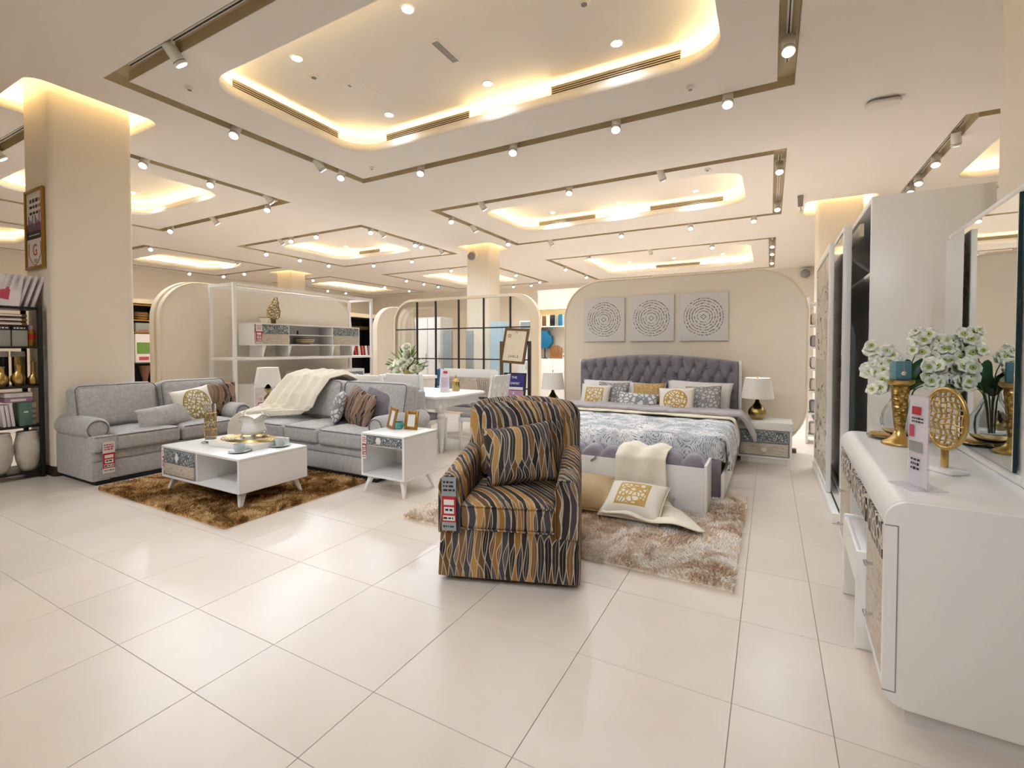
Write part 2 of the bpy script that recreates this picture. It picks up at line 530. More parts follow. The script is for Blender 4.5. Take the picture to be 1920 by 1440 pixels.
    # mandala canvas
    t = NT('ring print canvas')
    tc = t.n('ShaderNodeTexCoord')
    sp = t.n('ShaderNodeSeparateXYZ'); t.link(tc.outputs['Object'], sp.inputs[0])
    nz = t.n('ShaderNodeTexNoise', Vector=tc.outputs['Object'], Scale=7.0, Detail=6.0)
    r = t.math('SQRT', t.math('ADD', t.math('MULTIPLY', sp.outputs[0], sp.outputs[0]), t.math('MULTIPLY', sp.outputs[2], sp.outputs[2])))
    rr = t.math('ADD', r, t.math('MULTIPLY', t.math('SUBTRACT', nz.outputs[0], 0.5), 0.03))
    wv = t.math('SINE', t.math('MULTIPLY', rr, 185.0))
    n2 = t.n('ShaderNodeTexNoise', Vector=tc.outputs['Object'], Scale=42.0, Detail=4.0)
    f = t.math('GREATER_THAN', t.math('ADD', t.math('MULTIPLY', wv, 0.22), n2.outputs[0]), 0.66)
    f = t.math('MULTIPLY', f, t.math('LESS_THAN', r, 0.272))
    f = t.math('MULTIPLY', f, t.math('GREATER_THAN', r, 0.05))
    dia = t.math('ADD', t.math('ABSOLUTE', sp.outputs[0]), t.math('ABSOLUTE', sp.outputs[2]))
    fd = t.math('MULTIPLY', t.math('GREATER_THAN', dia, 0.028), t.math('LESS_THAN', dia, 0.04))
    f = t.math('MAXIMUM', f, fd)
    A['mandala'] = t.done(t.mix(t.math('MULTIPLY', f, 0.85), '#dcd7d3', '#55504e'), 0.7)
    # bedding print: grey scallops and black detail on white
    t = NT('scallop print')
    v = t.obj(scale=(1, 1, 0.4))
    v1 = t.n('ShaderNodeTexVoronoi', _feature='F1', Vector=v, Scale=5.5)
    wv = t.math('SINE', t.math('MULTIPLY', v1.outputs['Distance'], 75.0))
    n2 = t.n('ShaderNodeTexNoise', Vector=v, Scale=45.0, Detail=5.0)
    n3 = t.n('ShaderNodeTexNoise', Vector=v, Scale=5.0, Detail=2.0)
    f1 = t.math('GREATER_THAN', t.math('ADD', t.math('MULTIPLY', wv, 0.2), n2.outputs[0]), 0.66)
    c = t.mix(t.ramp(n3.outputs[0], [(0.42, (0, 0, 0, 1)), (0.6, (1, 1, 1, 1))]), '#e6e4e4', '#b9bcc0')
    c = t.mix(t.math('MULTIPLY', f1, 0.8), c, '#4d4e54')
    A['scallop'] = t.done(c, 0.85, 0, 0.2)
    # medallion cushions (object space, front in xz)
    def medal(name, base, gold, rad, square=False, sc=26):
        t = NT(name)
        tc = t.n('ShaderNodeTexCoord')
        sp = t.n('ShaderNodeSeparateXYZ'); t.link(tc.outputs['Object'], sp.inputs[0])
        x, z = sp.outputs[0], sp.outputs[2]
        if square: r = t.math('MAXIMUM', t.math('ABSOLUTE', x), t.math('ABSOLUTE', z))
        else: r = t.math('SQRT', t.math('ADD', t.math('MULTIPLY', x, x), t.math('MULTIPLY', z, z)))
        n = t.n('ShaderNodeTexVoronoi', _feature='DISTANCE_TO_EDGE', Vector=tc.outputs['Object'], Scale=sc)
        f = t.math('MULTIPLY', t.math('LESS_THAN', r, rad), t.math('LESS_THAN', n.outputs[0], 0.13))
        ring = t.math('LESS_THAN', t.math('ABSOLUTE', t.math('SUBTRACT', r, rad)), 0.008)
        return t.done(t.mix(t.math('MAXIMUM', f, ring), base, gold), 0.7, 0, 0.3)
    A['medal'] = medal('gold medallion cushion', '#e9e2d6', '#c09a4a', 0.13)
    A['medalsq'] = medal('gold square cushion', '#e9e2d6', '#c7a35a', 0.11, True)
    A['medalgold'] = medal('old gold shell cushion', '#e6e0d6', '#a08c50', 0.17)
    A['goldquilt'] = cells('gold quilted cushion', 40, '#b08c4a', '#cdb078', 0.12)
    A['greylace'] = cells('grey lace cushion', 24, '#8d8a8c', '#c5c1c0', 0.16, 0.8)
    A['greyprint'] = cells('grey print cushion', 18, '#8e9094', '#dfdddd', 0.12, 0.8)
    # plastic grille
    A['grille'] = plain('grille', '#3a3220', 0.5)
    A['vent'] = plain('vent grey', '#8d8480', 0.5)
build_materials()
# ------------------------------------------------------------------ floor
HC = 3.88
XS = [-0.11 + 0.6 * k - 2.4 for k in range(-9, 5)] + [0.205, 0.805, 1.405]
YS = [0.37 - 0.6, 0.37, 0.97, 1.30] + [1.89 + 0.6 * k for k in range(0, 8)]
fb = MB().box(-17.8, -5, -0.2, 7.5, 17.95, -0.006).build('floor', 'grout', smooth=False)
struct(fb, 'pale beige glossy tiled shop floor')
tile_cache = {}
far = MB()
def fld(x0, y0, x1, y1): far.box(x0 + .001, y0 + .001, -0.02, x1 - .001, y1 - .001, 0.0)
for a, b in zip(XS[:-1], XS[1:]):
    for c, d in zip(YS[:-1], YS[1:]):
        key = (round(b - a, 3), round(d - c, 3))
        if key not in tile_cache:
            w, h = key
            o = MB().box(-w / 2 + .001, -h / 2 + .001, -0.02, w / 2 - .001, h / 2 - .001, 0.0, bev=0.001, seg=1).build('tile', 'tile', fb, smooth=False)
            tile_cache[key] = o
        else:
            o = tile_cache[key].copy(); COL.objects.link(o)
        o.location = ((a + b) / 2, (c + d) / 2, 0)
xa = [XS[0] - 0.6 * k for k in range(20, 0, -1)] + XS + [XS[-1] + 0.6 * k for k in range(1, 10)]
ya = [YS[0] - 0.6 * k for k in range(7, 0, -1)] + YS + [YS[-1] + 0.6 * k for k in range(1, 20)]
xs_in, ys_in = (XS[0], XS[-1]), (YS[0], YS[-1])
for a, b in zip(xa[:-1], xa[1:]):
    for c, d in zip(ya[:-1], ya[1:]):
        if a >= xs_in[0] - 1e-6 and b <= xs_in[1] + 1e-6 and c >= ys_in[0] - 1e-6 and d <= ys_in[1] + 1e-6: continue
        if a < -17.7 or b > 7.4 or d > 17.9: continue
        fld(a, c, b, d)
far.build('tile_field', 'tile', fb, smooth=False, kind='stuff')

# ------------------------------------------------------------------ walls
def wall(name, box, lab, m='wall'):
    return struct(MB().box(*box).build(name, m, smooth=False), lab)
wall('wall_back', (-17.8, 17.8, 0, 7.5, 18.0, 4.4), 'plain cream far wall of the showroom')
wall('wall_left', (-18.0, -5, 0, -17.8, 18.0, 4.4), 'plain cream left wall of the showroom')
wall('wall_right', (7.5, -5, 0, 7.7, 18.0, 4.4), 'plain cream right wall of the showroom')
wall('wall_front', (-18.0, -5.2, 0, 7.7, -5, 4.4), 'cream wall behind the viewer')

# ------------------------------------------------------------------ ceiling with track channels and coves
RINGS = {  # name: (ring rect), (tray rect)
    'big front tray': ((-5.61, 2.14, 0.18, 5.43), (-4.87, 2.65, -0.39, 4.65)),
    'second tray': ((-5.62, 7.08, 0.16, 10.5), (-4.85, 7.62, -0.40, 9.45)),
    'third tray': ((-5.8, 12.6, 0.09, 17.3), (-4.93, 13.1, -0.46, 16.25)),
    'left tray': ((-11.8, 2.14, -7.46, 5.52), (-10.85, 2.65, -8.08, 4.72)),
    'second left tray': ((-11.9, 7.2, -7.52, 10.7), (-11.05, 7.75, -8.25, 9.85)),
    'third left tray': ((-12.0, 12.4, -7.6, 17.0), (-11.0, 13.2, -8.4, 16.1)),
    'far left tray': ((-17.35, 6.0, -13.75, 9.85), (-16.5, 6.8, -14.4, 9.1)),
    'far corner tray': ((-17.2, 11.8, -13.9, 17.2), (-16.4, 12.8, -14.7, 16.2)),
    'near left tray': ((-17.4, 2.1, -13.7, 5.0), (-16.6, 2.75, -14.3, 4.4)),
    'right tray': ((1.86, 7.02, 6.9, 10.5), (2.43, 7.62, 6.2, 9.72)),
    'added light tray out of view': ((-5.61, -3.6, 0.18, -0.2), (-4.87, -3.1, -0.39, -0.8)),  # unseen tray behind the camera, added for its light
}
CW = 0.15
PILLARS = {  # rect of shaft
    'left': (-7.02, 1.97, -6.36, 2.68), 'centre': (-6.85, 10.1, -6.2, 10.72), 'right': (0.72, 10.05, 1.38, 10.7),
    'far left': (-14.85, 10.4, -14.15, 11.0), 'mirror': (1.09, 2.9, 1.75, 3.62)}
loops = [[(-17.8, -5), (7.5, -5), (7.5, 17.8), (-17.8, 17.8)]]
for rg, tr in RINGS.values():
    loops.append(rrect(*rg, 0)); loops.append(rrect(rg[0] + CW, rg[1] + CW, rg[2] - CW, rg[3] - CW, 0))
    loops.append(rrect(*tr, 0.36))
PM = 0.2
for p in PILLARS.values():
    loops.append(rrect(p[0] - PM, p[1] - PM, p[2] + PM, p[3] + PM, 0.14))
SL = 0.11
ce = fill(loops, HC + SL / 2, SL).build('ceiling', 'ceiling', smooth=False)
struct(ce, 'smooth beige lowered ceiling with rounded light trays')
UP = HC + 0.27
up = MB().box(-17.8, -5, UP, 7.5, 17.8, UP + 0.1).build('upper_ceiling', 'ceiling', ce, smooth=False)

def ribbon(loop, z0, z1):
    m = MB()
    n = len(loop)
    m.grid(lambda u, v: (*loop[int(round(u * n)) % n], z0 + (z1 - z0) * v), n, 2, cu=True)
    return m
def strip(loop, z, r=0.012):
    return MB().tube([(x, y, z) for x, y in loop], r, 6, closed=True)
k = 0
for nm, (rg, tr) in RINGS.items():
    k += 1
    o = struct(ribbon(rrect(tr[0] - .24, tr[1] - .24, tr[2] + .24, tr[3] + .24, .5), HC + SL, UP).build('cove_wall', 'ceiling', ce, smooth=False))
    strip(rrect(tr[0] - .09, tr[1] - .09, tr[2] + .09, tr[3] + .09, .42), HC + SL + .02).build('light_strip', 'led', ce)
    # track channel, its shade put into the tan colour
    m = MB()
    a, b = rrect(*rg, 0), rrect(rg[0] + CW, rg[1] + CW, rg[2] - CW, rg[3] - CW, 0)
    e = 0.002
    ai = rrect(rg[0] + e, rg[1] + e, rg[2] - e, rg[3] - e, 0); bi = rrect(rg[0] + CW - e, rg[1] + CW - e, rg[2] - CW + e, rg[3] - CW + e, 0)
    m.grid(lambda u, v: (*ai[int(round(u * 4)) % 4], HC + .001 + v * .1), 4, 2, cu=True)
    m.grid(lambda u, v: (*bi[int(round(u * 4)) % 4], HC + .001 + v * .1), 4, 2, cu=True)
    m.grid(lambda u, v: (ai[int(round(u * 4)) % 4][0] * (1 - v) + bi[int(round(u * 4)) % 4][0] * v, ai[int(round(u * 4)) % 4][1] * (1 - v) + bi[int(round(u * 4)) % 4][1] * v, HC + .101), 4, 2, cu=True)
    tro = struct(m.build('trim_%d' % k, 'channel', smooth=False), 'tan recessed lighting channel round the ' + nm)
    c = CW / 2
    for (x0, y0, x1, y1) in ((rg[0] + .35, rg[1] + c, rg[2] - .35, rg[1] + c), (rg[0] + .35, rg[3] - c, rg[2] - .35, rg[3] - c), (rg[0] + c, rg[1] + .35, rg[0] + c, rg[3] - .35), (rg[2] - c, rg[1] + .35, rg[2] - c, rg[3] - .35)):
        dx, dy = (0, .018) if x1 - x0 > .1 else (.018, 0)
        rl = MB().box(x0 - dx, y0 - dy, HC + .06, x1 + dx, y1 + dy, HC + .1).build('track_rail', 'trackwhite', tro, smooth=False)
        if k in (1, 2, 4, 10): MB().box(x0 - dx * .3, y0 - dy * .3, HC + .056, x1 + dx * .3, y1 + dy * .3, HC + .06).build('track_slot', 'black', rl, smooth=False)
pill = {'left': 'wide cream pillar at the left behind the grey loveseat', 'centre': 'cream pillar rising behind the gridded glass partition',
        'right': 'cream pillar behind the white wardrobe', 'far left': 'distant cream pillar above the white shelving frame', 'mirror': 'cream pillar at the right behind the dressing mirror'}
for i, (nm, p) in enumerate(PILLARS.items()):
    o = MB()
    o.prism(rrect(*p, 0.05, 5), 'z', 0, UP)
    po = struct(o.build('pillar' if i == 0 else 'pillar.%03d' % i, 'pillar', ang=50), pill[nm])
    strip(rrect(p[0] - .27, p[1] - .27, p[2] + .27, p[3] + .27, .16), HC + SL + .03, .012).build('light_strip', 'led', po)
    ribbon(rrect(p[0] - .36, p[1] - .36, p[2] + .36, p[3] + .36, .2), HC + SL, UP).build('cove_wall', 'ceiling', po, smooth=False)
    MB().prism(rrect(p[0] - .012, p[1] - .012, p[2] + .012, p[3] + .012, 0.06, 4), 'z', 0, .1).build('skirting', 'wood_dark', po)

# ------------------------------------------------------------------ spotlights
proto_spot = {}
def lamp(name, loc, d, E, size, blend, parent, col=SPOT_C, r=0.04):
    l = bpy.data.lights.new(name, 'SPOT'); l.energy = E * 10; l.color = col
    l.spot_size = math.radians(size); l.spot_blend = blend; l.shadow_soft_size = r
    o = bpy.data.objects.new(name, l); COL.objects.link(o); o.parent = parent
    o.location = loc
    o.rotation_euler = Vector(d).to_track_quat('-Z', 'Y').to_euler()
    return o
MUL = {'big front tray': (.40, .34), 'added light tray out of view': (1.65, .5), 'second tray': (1.4, 1.4), 'right tray': (1.4, 1.2)}
def track_spot(x, y, label, aim, E):
    t = thing('track_spotlight', label, 'spotlight', (x, y, HC + .06), 0, 'spotlights in the ceiling tracks')
    d = Vector(aim).normalized()
    base = Vector((0, 0, -.05))
    MB().box(-.05, -.016, -.03, .05, .016, 0, bev=.004).cyl((0, 0, -.03), (0, 0, -.06), .014).build('adapter', 'trackwhite', t)
    p0 = base + d * -.03; p1 = base + d * .14
    MB().cyl(p0, p1, .05, .052, 20).build('housing', 'trackwhite', t)
    MB().cyl(p1 - d * .03, p1 - d * .026, .0535, .0535, 20).build('seam', 'black', t)
    MB().cyl(p1, p1 + d * .004, .043, .043, 20).build('lens', 'lens', t)
    lamp('spot', p1 + d * .02, d, E, 95, .9, t)
    return t
def B(x, y): return Vector((-x * .05, -0.30 - .02 * y, -1))      # leaning to the viewer's side
SP = {
 'big front tray': {'near': [(-4.56, 'D')], 'left': [(3.38, 'B'), (4.5, 'A'), (4.94, 'B')], 'far': [(-4.4, 'B'), (-2.9, 'B'), (-1.57, 'B'), (-.41, 'B')], 'right': [(4.66, 'B')]},
 'second tray': {'near': [(-4.54, 'A'), (-2.86, 'B'), (-1.44, 'A')], 'left': [(7.66, 'B'), (8.41, 'A'), (9.95, 'B')], 'far': [(-4.66, 'A'), (-2.93, 'B'), (-1.48, 'B'), (-.31, 'B')], 'right': [(7.71, 'B'), (9.76, 'B')]},
 'third tray': {'near': [(-4.48, 'B'), (-2.81, 'A'), (-1.29, 'B')], 'left': [(14.0, 'B'), (15.9, 'B')], 'far': [(-4.5, 'B'), (-3.8, 'B'), (-3.0, 'B'), (-2.25, 'B'), (-1.45, 'B'), (-.64, 'B')], 'right': [(13.25, 'B'), (14.3, 'B'), (15.8, 'B')]},
 'left tray': {'right': [(3.33, 'B'), (4.21, 'B'), (5.1, 'A')], 'far': [(-8.0, 'B'), (-9.75, 'A'), (-11.3, 'B')], 'near': [(-8.87, 'D')]},
 'second left tray': {'near': [(-8.98, 'B'), (-9.85, 'B'), (-10.28, 'A')], 'right': [(7.55, 'B'), (7.84, 'A'), (9.0, 'B'), (9.23, 'B'), (9.98, 'A')], 'left': [(7.98, 'B'), (9.0, 'B'), (10.0, 'B')], 'far': [(-10.6, 'B'), (-9.1, 'B')]},
 'third left tray': {'near': [(-9.06, 'B')], 'right': [(14.3, 'B'), (16.2, 'B')], 'far': [(-9.2, 'B'), (-8.4, 'B')], 'left': [(13.6, 'B'), (14.6, 'B'), (15.5, 'B')]},
 'far left tray': {'right': [(6.2, 'B'), (8.36, 'A')], 'left': [(8.86, 'B')], 'far': [(-16.9, 'B'), (-15.7, 'B')]},
 'far corner tray': {'near': [(-14.9, 'B')], 'right': [(14.6, 'B'), (16.1, 'B')], 'left': [(14.4, 'B'), (15.4, 'B')]},
 'right tray': {'left': [(7.62, 'D'), (8.42, 'B'), (9.25, 'B'), (9.71, 'B')], 'near': [(3.4, 'B')]},
 'added light tray out of view': {'near': [(-4.2, 'D'), (-1.2, 'D')], 'far': [(-4.6, 'F'), (-2.9, 'F'), (-1.0, 'F')], 'left': [(-1.8, 'D')], 'right': [(-1.8, 'F')]},  # added unseen spots, brighten surfaces that face the camera
}
ORD = ['first', 'second', 'third', 'fourth', 'fifth', 'sixth']
for nm, sides in SP.items():
    rg = RINGS[nm][0]
    for sd, lst in sides.items():
        lst = sorted(lst)
        for i, (q, kd) in enumerate(lst):
            c = CW / 2
            x, y = {'near': (q, rg[1] + c), 'far': (q, rg[3] - c), 'left': (rg[0] + c, q), 'right': (rg[2] - c, q)}[sd]
            d = {'B': Vector((-x * .06, -.5, -1)), 'A': Vector((.25, .8, -1)), 'D': Vector((.2, .7, -1)), 'F': Vector((0.05, 1.25, -1))}[kd]
            order = ' alone' if len(lst) == 1 else ' ' + ORD[i] + (' from left' if sd in ('near', 'far') else ' from front')
            how = {'B': 'bright', 'A': 'turned-away', 'D': 'angled', 'F': 'angled'}[kd]
            track_spot(x, y, '%s track spotlight,%s on %s side of the %s' % (how, order, sd, nm), d, SPOT_W * MUL.get(nm, (1.5, 1.5))[0])

# ------------------------------------------------------------------ recessed downlights in the trays
def downlight(x, y, label, E):
    t = thing('recessed_downlight', label, 'downlight', (x, y, UP), 0, 'downlights recessed in the trays')
    MB().lathe([(.048, -.002), (.062, -.006), (.066, -.002), (.066, 0), (.048, 0)]).build('bezel', 'trackwhite', t)
    MB().cyl((0, 0, -.004), (0, 0, -.001), .048, .048, 20).build('lens', 'lens', t)
    lamp('down', (0, 0, -.02), (0, 0, -1), E, 150, .7, t, (.88, .96, 1.05), .045)
for nm, (rg, tr) in RINGS.items():
    cx = (tr[0] + tr[2]) / 2 - (.07 if nm == 'big front tray' else 0)
    w = tr[2] - tr[0]
    cy = (tr[1] + tr[3]) / 2 + (.11 if nm == 'big front tray' else 0); hy = .64 if tr[3] - tr[1] < 2.2 else .95
    xs = [cx - 1.41, cx, cx + 1.41] if w > 4 else ([cx - .8, cx + .8] if w > 2.2 else [cx])
    for j, yy in enumerate((cy - hy, cy + hy)):
        for i, xx in enumerate(xs):
            if nm == 'near left tray' and j == 1: continue
            downlight(xx, yy, 'round recessed downlight, %s %s in the %s' % (('near', 'far')[j] + ' row', (['left', 'middle', 'right'] if len(xs) == 3 else ['left', 'right'] if len(xs) == 2 else ['centre'])[i], nm), DOWN_W * MUL.get(nm, (1.5, 1.4))[1])

# ------------------------------------------------------------------ ceiling fittings
def grille(x0, y0, x1, y1, lab):
    t = thing('air_grille', lab, 'air grille', ((x0 + x1) / 2, (y0 + y1) / 2, HC + SL), 0, 'slot grilles on the tray lips')
    hx, hy = (x1 - x0) / 2, (y1 - y0) / 2
    hx, hy = max(hx, .008), max(hy, .008)
    MB().box(-hx, -hy, 0, hx, hy, .012).box(-hx, -hy, .085, hx, hy, .097).build('frame', 'paneledge', t, smooth=False)
    MB().box(-hx * (.99 if hx > hy else .4), -hy * (.99 if hy > hx else .4), .012, hx * (.99 if hx > hy else .4), hy * (.99 if hy > hx else .4), .085).build('backing', 'grille', t, smooth=False)
    for i in range(3):
        z = .026 + i * .022
        o = MB().box(-hx, -hy, z, hx, hy, z + .009).build('slat', 'paneledge', t, smooth=False)
g = RINGS['big front tray'][1]
grille(g[0] - .03, 2.95, g[0] - .03, 4.32, 'long cream slot grille on the left lip of the big front tray')
grille(-4.42, g[3] + .03, -3.12, g[3] + .03, 'left slot grille on the far lip of the big front tray')
grille(-2.08, g[3] + .03, -.76, g[3] + .03, 'right slot grille on the far lip of the big front tray')
g = RINGS['second tray'][1]
grille(-4.5, g[3] + .03, -3.2, g[3] + .03, 'left slot grille on the far lip of the second tray')
grille(-2.1, g[3] + .03, -.78, g[3] + .03, 'right slot grille on the far lip of the second tray')
g = RINGS['third tray'][1]
grille(-3.4, g[3] + .03, -2.0, g[3] + .03, 'slot grille on the far lip of the third tray')
g = RINGS['left tray'][1]
grille(g[2] + .03, 3.2, g[2] + .03, 4.4, 'slot grille on the right lip of the left tray')
g = RINGS['second left tray'][1]
grille(-10.4, g[3] + .03, -9.6, g[3] + .03, 'slot grille on the far lip of the second left tray')
grille(g[2] + .03, 8.3, g[2] + .03, 9.3, 'slot grille on the right lip of the second left tray')
g = RINGS['far left tray'][1]
grille(g[2] + .03, 7.4, g[2] + .03, 8.6, 'slot grille on the right lip of the far left tray')
def detector(x, y, z, lab, r=.05):
    t = thing('smoke_detector', lab, 'smoke detector', (x, y, z), 0, 'smoke detectors on the ceiling')
    MB().lathe([(0, -.03), (r * .55, -.03), (r * .7, -.022), (r, -.018), (r, 0), (0, 0)]).build('body', 'trackwhite', t)
    MB().lathe([(r * .3, -.034), (r * .5, -.034), (r * .52, -.03), (r * .3, -.03)]).build('sensor_cap', 'vent', t)
detector(-4.2, 3.39, UP, 'smoke detector beside the left downlights of the big front tray')
detector(-1.37, 3.74, UP, 'smoke detector at the top edge of the picture in the big front tray')
detector(-5.05, 2.62, HC, 'small round detector between the channel and tray at the upper left', .035)
detector(-.72, 4.98, HC, 'small round detector left of the corner near the upper right spotlights', .035)
detector(-5.0, 5.0, HC, 'small round detector near the far left corner of the big front tray', .03)
detector(-.82, 7.35, HC, 'small round detector at the near edge of the second tray', .035)
t = thing('ceiling_vent', 'narrow grey slotted vent in the middle of the big front tray', 'vent', (-2.76, 3.73, UP), 0)
MB().box(-.05, -.19, -.008, .05, .19, 0, bev=.003).build('frame', 'trackwhite', t)
for i in range(4):
    MB().box(-.034 + i * .018, -.17, -.012, -.026 + i * .018, .17, -.007).build('slat', 'vent', t, smooth=False)
t = thing('access_panel', 'flush square ceiling access panel left of the grey vent', 'access panel', (-4.03, 3.85, UP), 0)
MB().box(-.17, -.17, -.004, .17, .17, 0).build('panel', 'ceiling', t, smooth=False)
MB().box(-.012, -.16, -.007, .012, -.12, -.004).build('latch', 'vent', t, smooth=False)
t = thing('wireless_access_point', 'flat rounded white box on the ceiling at the upper right', 'access point', (1.0, 6.22, HC), .1)
MB().prism(rrect(-.15, -.1, .15, .1, .08), 'z', -.05, -.018, bev=.012).build('cover', 'trackwhite', t)
MB().prism(rrect(-.14, -.09, .14, .09, .07), 'z', -.018, 0).build('base_plate', 'vent', t)
t = thing('hanging_sensor', 'small grey sensor hanging from the ceiling near the right pillar', 'sensor', (.42, 9.4, HC), 0)
MB().cyl((0, 0, 0), (0, 0, -.18), .045, .035).build('housing', 'vent', t)
MB().cyl((0, 0, -.18), (.01, 0, -.26), .01, .01).ball((.01, 0, -.27), .03).build('probe', 'trackwhite', t)
t = thing('dome_camera', 'grey dome camera on the centre pillar under its glowing cove', 'camera', (-6.55, 9.97, 3.6), 0)
MB().cyl((0, .04, .02), (0, -.05, .02), .12, .11).build('bracket', 'trackwhite', t)
MB().ball((0, -.08, -.01), .1).build('dome', 'vent', t)
t = thing('dome_camera', 'grey round camera high on the far wall right of the bed panel', 'camera', (.95, 17.7, 3.68), 0)
MB().cyl((0, .08, 0), (0, -.06, 0), .2, .18).build('bracket', 'trackwhite', t)
MB().ball((0, -.10, -.02), .14).build('dome', 'greybox', t)
# ------------------------------------------------------------------ small shared builders
def pil(name, label, m, loc, w, h, t, rz=0.0, tilt=0.0, roll=0.0, group=None, seed=0, pinch=.06, trim=None):
    o = MB().pillow(w, h, t, seed=seed, pinch=pinch).build(name, m, ang=180)
    o.location = loc
    o.rotation_mode = 'XYZ'
    o.rotation_euler = (T(0, 0, 0) @ R(rz, 'Z') @ R(tilt, 'X') @ R(roll, 'Y')).to_euler()
    tag(o, label, 'cushion', group)
    if trim:
        P = []
        for k in range(64):
            a = 2 * PI * k / 64
            c, s = math.cos(a), math.sin(a)
            f = 1 / max(abs(c), abs(s))
            x, z = c * f, s * f
            P.append((x * w / 2 * (1 - pinch * (1 - z * z)), 0, z * h / 2 * (1 - pinch * (1 - x * x))))
        MB().tube(P, .004, 5, closed=True).build('piping', trim, o)
    return o
def dashes(parent, M, w, h, n, m='ink', seed=0, name='printed_lines'):
    rd = random.Random(seed)
    b = MB()
    for i in range(n):
        z = h / 2 - (i + .5) * h / n
        x = -w / 2
        while x < w / 2 - .004:
            l = rd.uniform(.25, 1.0) * h / n * 1.2
            hh = h / n * rd.uniform(.4, .62)
            b.box(x, -.0006, z - hh / 2, min(w / 2, x + l), 0, z + hh / 2)
            x += l + h / n * .3
    bmesh.ops.transform(b.bm, matrix=M, verts=b.bm.verts)
    return b.build(name, m, parent, smooth=False)
def price_tag(loc, rz, w, h, label, tilt=0.0, dark=False):
    t = thing('price_tag', label, 'price tag', loc, rz)
    t.rotation_euler = (tilt, 0, rz)
    MB().box(-w / 2, 0, -h, w / 2, .002, 0).build('card', 'paper' if not dark else 'greyglass', t, smooth=False)
    MB().box(-w / 2, -.0012, -h * .84, w / 2, 0, -h * .36).build('red_panel', 'red', t, smooth=False)
    MB().box(-w * .36, -.0024, -h * .52, w * .36, -.0012, -h * .42).box(-w * .34, -.0024, -h * .68, w * .36, -.0012, -h * .56).box(-w * .4, -.0024, -h * .81, w * .42, -.0012, -h * .72).build('white_label', 'paper', t, smooth=False)
    dashes(t, T(0, -.0013, -h * .17), w * .8, h * .22, 3, 'rose' if not dark else 'ink', 3, 'heading')
    dashes(t, T(0, -.0026, -h * .61), w * .5, h * .07, 1, 'ink', 5)
    dashes(t, T(0, -.0026, -h * .765), w * .75, h * .07, 1, 'ink', 6)
    dashes(t, T(0, -.0014, -h * .92), w * .8, h * .06, 1, 'ink', 8)
    return t
def rounded_path(x0, z0, x1, z1, r, n=4):
    return rrect(x0, z0, x1, z1, r, n)

# ------------------------------------------------------------------ rugs
def rug(name, x0, y0, x1, y1, m, label, n=46000, h=.03, seed=1):
    t = MB().box(x0, y0, 0.0005, x1, y1, .012).build(name, m, smooth=False)
    tag(t, label, 'rug')
    rg = np.random.default_rng(seed)
    bx = rg.uniform(x0, x1, n); by = rg.uniform(y0, y1, n)
    an = rg.uniform(0, 2 * PI, n); ln = rg.uniform(.6, 1.15, n) * h
    w = rg.uniform(.0035, .006, n)
    fx = np.sin(bx * 7 + 2 * np.sin(by * 5)); fy = np.cos(by * 6 + 2 * np.sin(bx * 4))
    lx = (fx * .5 + rg.normal(0, .45, n)) * ln; ly = (fy * .5 + rg.normal(0, .45, n)) * ln
    cx, cy = np.cos(an) * w, np.sin(an) * w
    v = np.empty((n, 5, 3))
    v[:, 0] = np.c_[bx - cx, by - cy, np.full(n, .011)]; v[:, 1] = np.c_[bx + cx, by + cy, np.full(n, .011)]
    v[:, 2] = np.c_[bx + cx * .8 + lx * .4, by + cy * .8 + ly * .4, .012 + ln * .6]; v[:, 3] = np.c_[bx - cx * .8 + lx * .4, by - cy * .8 + ly * .4, .012 + ln * .6]
    v[:, 4] = np.c_[bx + lx, by + ly, .012 + ln]
    b = np.arange(n)[:, None] * 5
    q = (b + np.array([0, 1, 2, 3])).tolist(); tr = (b + np.array([3, 2, 4])).tolist()
    me = bpy.data.meshes.new('pile')
    me.from_pydata(v.reshape(-1, 3).tolist(), [], q + tr)
    me.materials.append(MATS[m])
    o = bpy.data.objects.new('pile', me); COL.objects.link(o); o.parent = t; o['kind'] = 'stuff'
    return t
rug('shaggy_rug', -5.42, 1.97, -3.44, 3.32, 'pile_brown', 'golden brown shaggy rug under the white coffee table', 62000, .028, 1)
rug('shaggy_rug', -2.46, 2.76, -.16, 4.5, 'pile_beige', 'mottled beige shaggy rug between the patterned armchair and the bed', 80000, .03, 2)

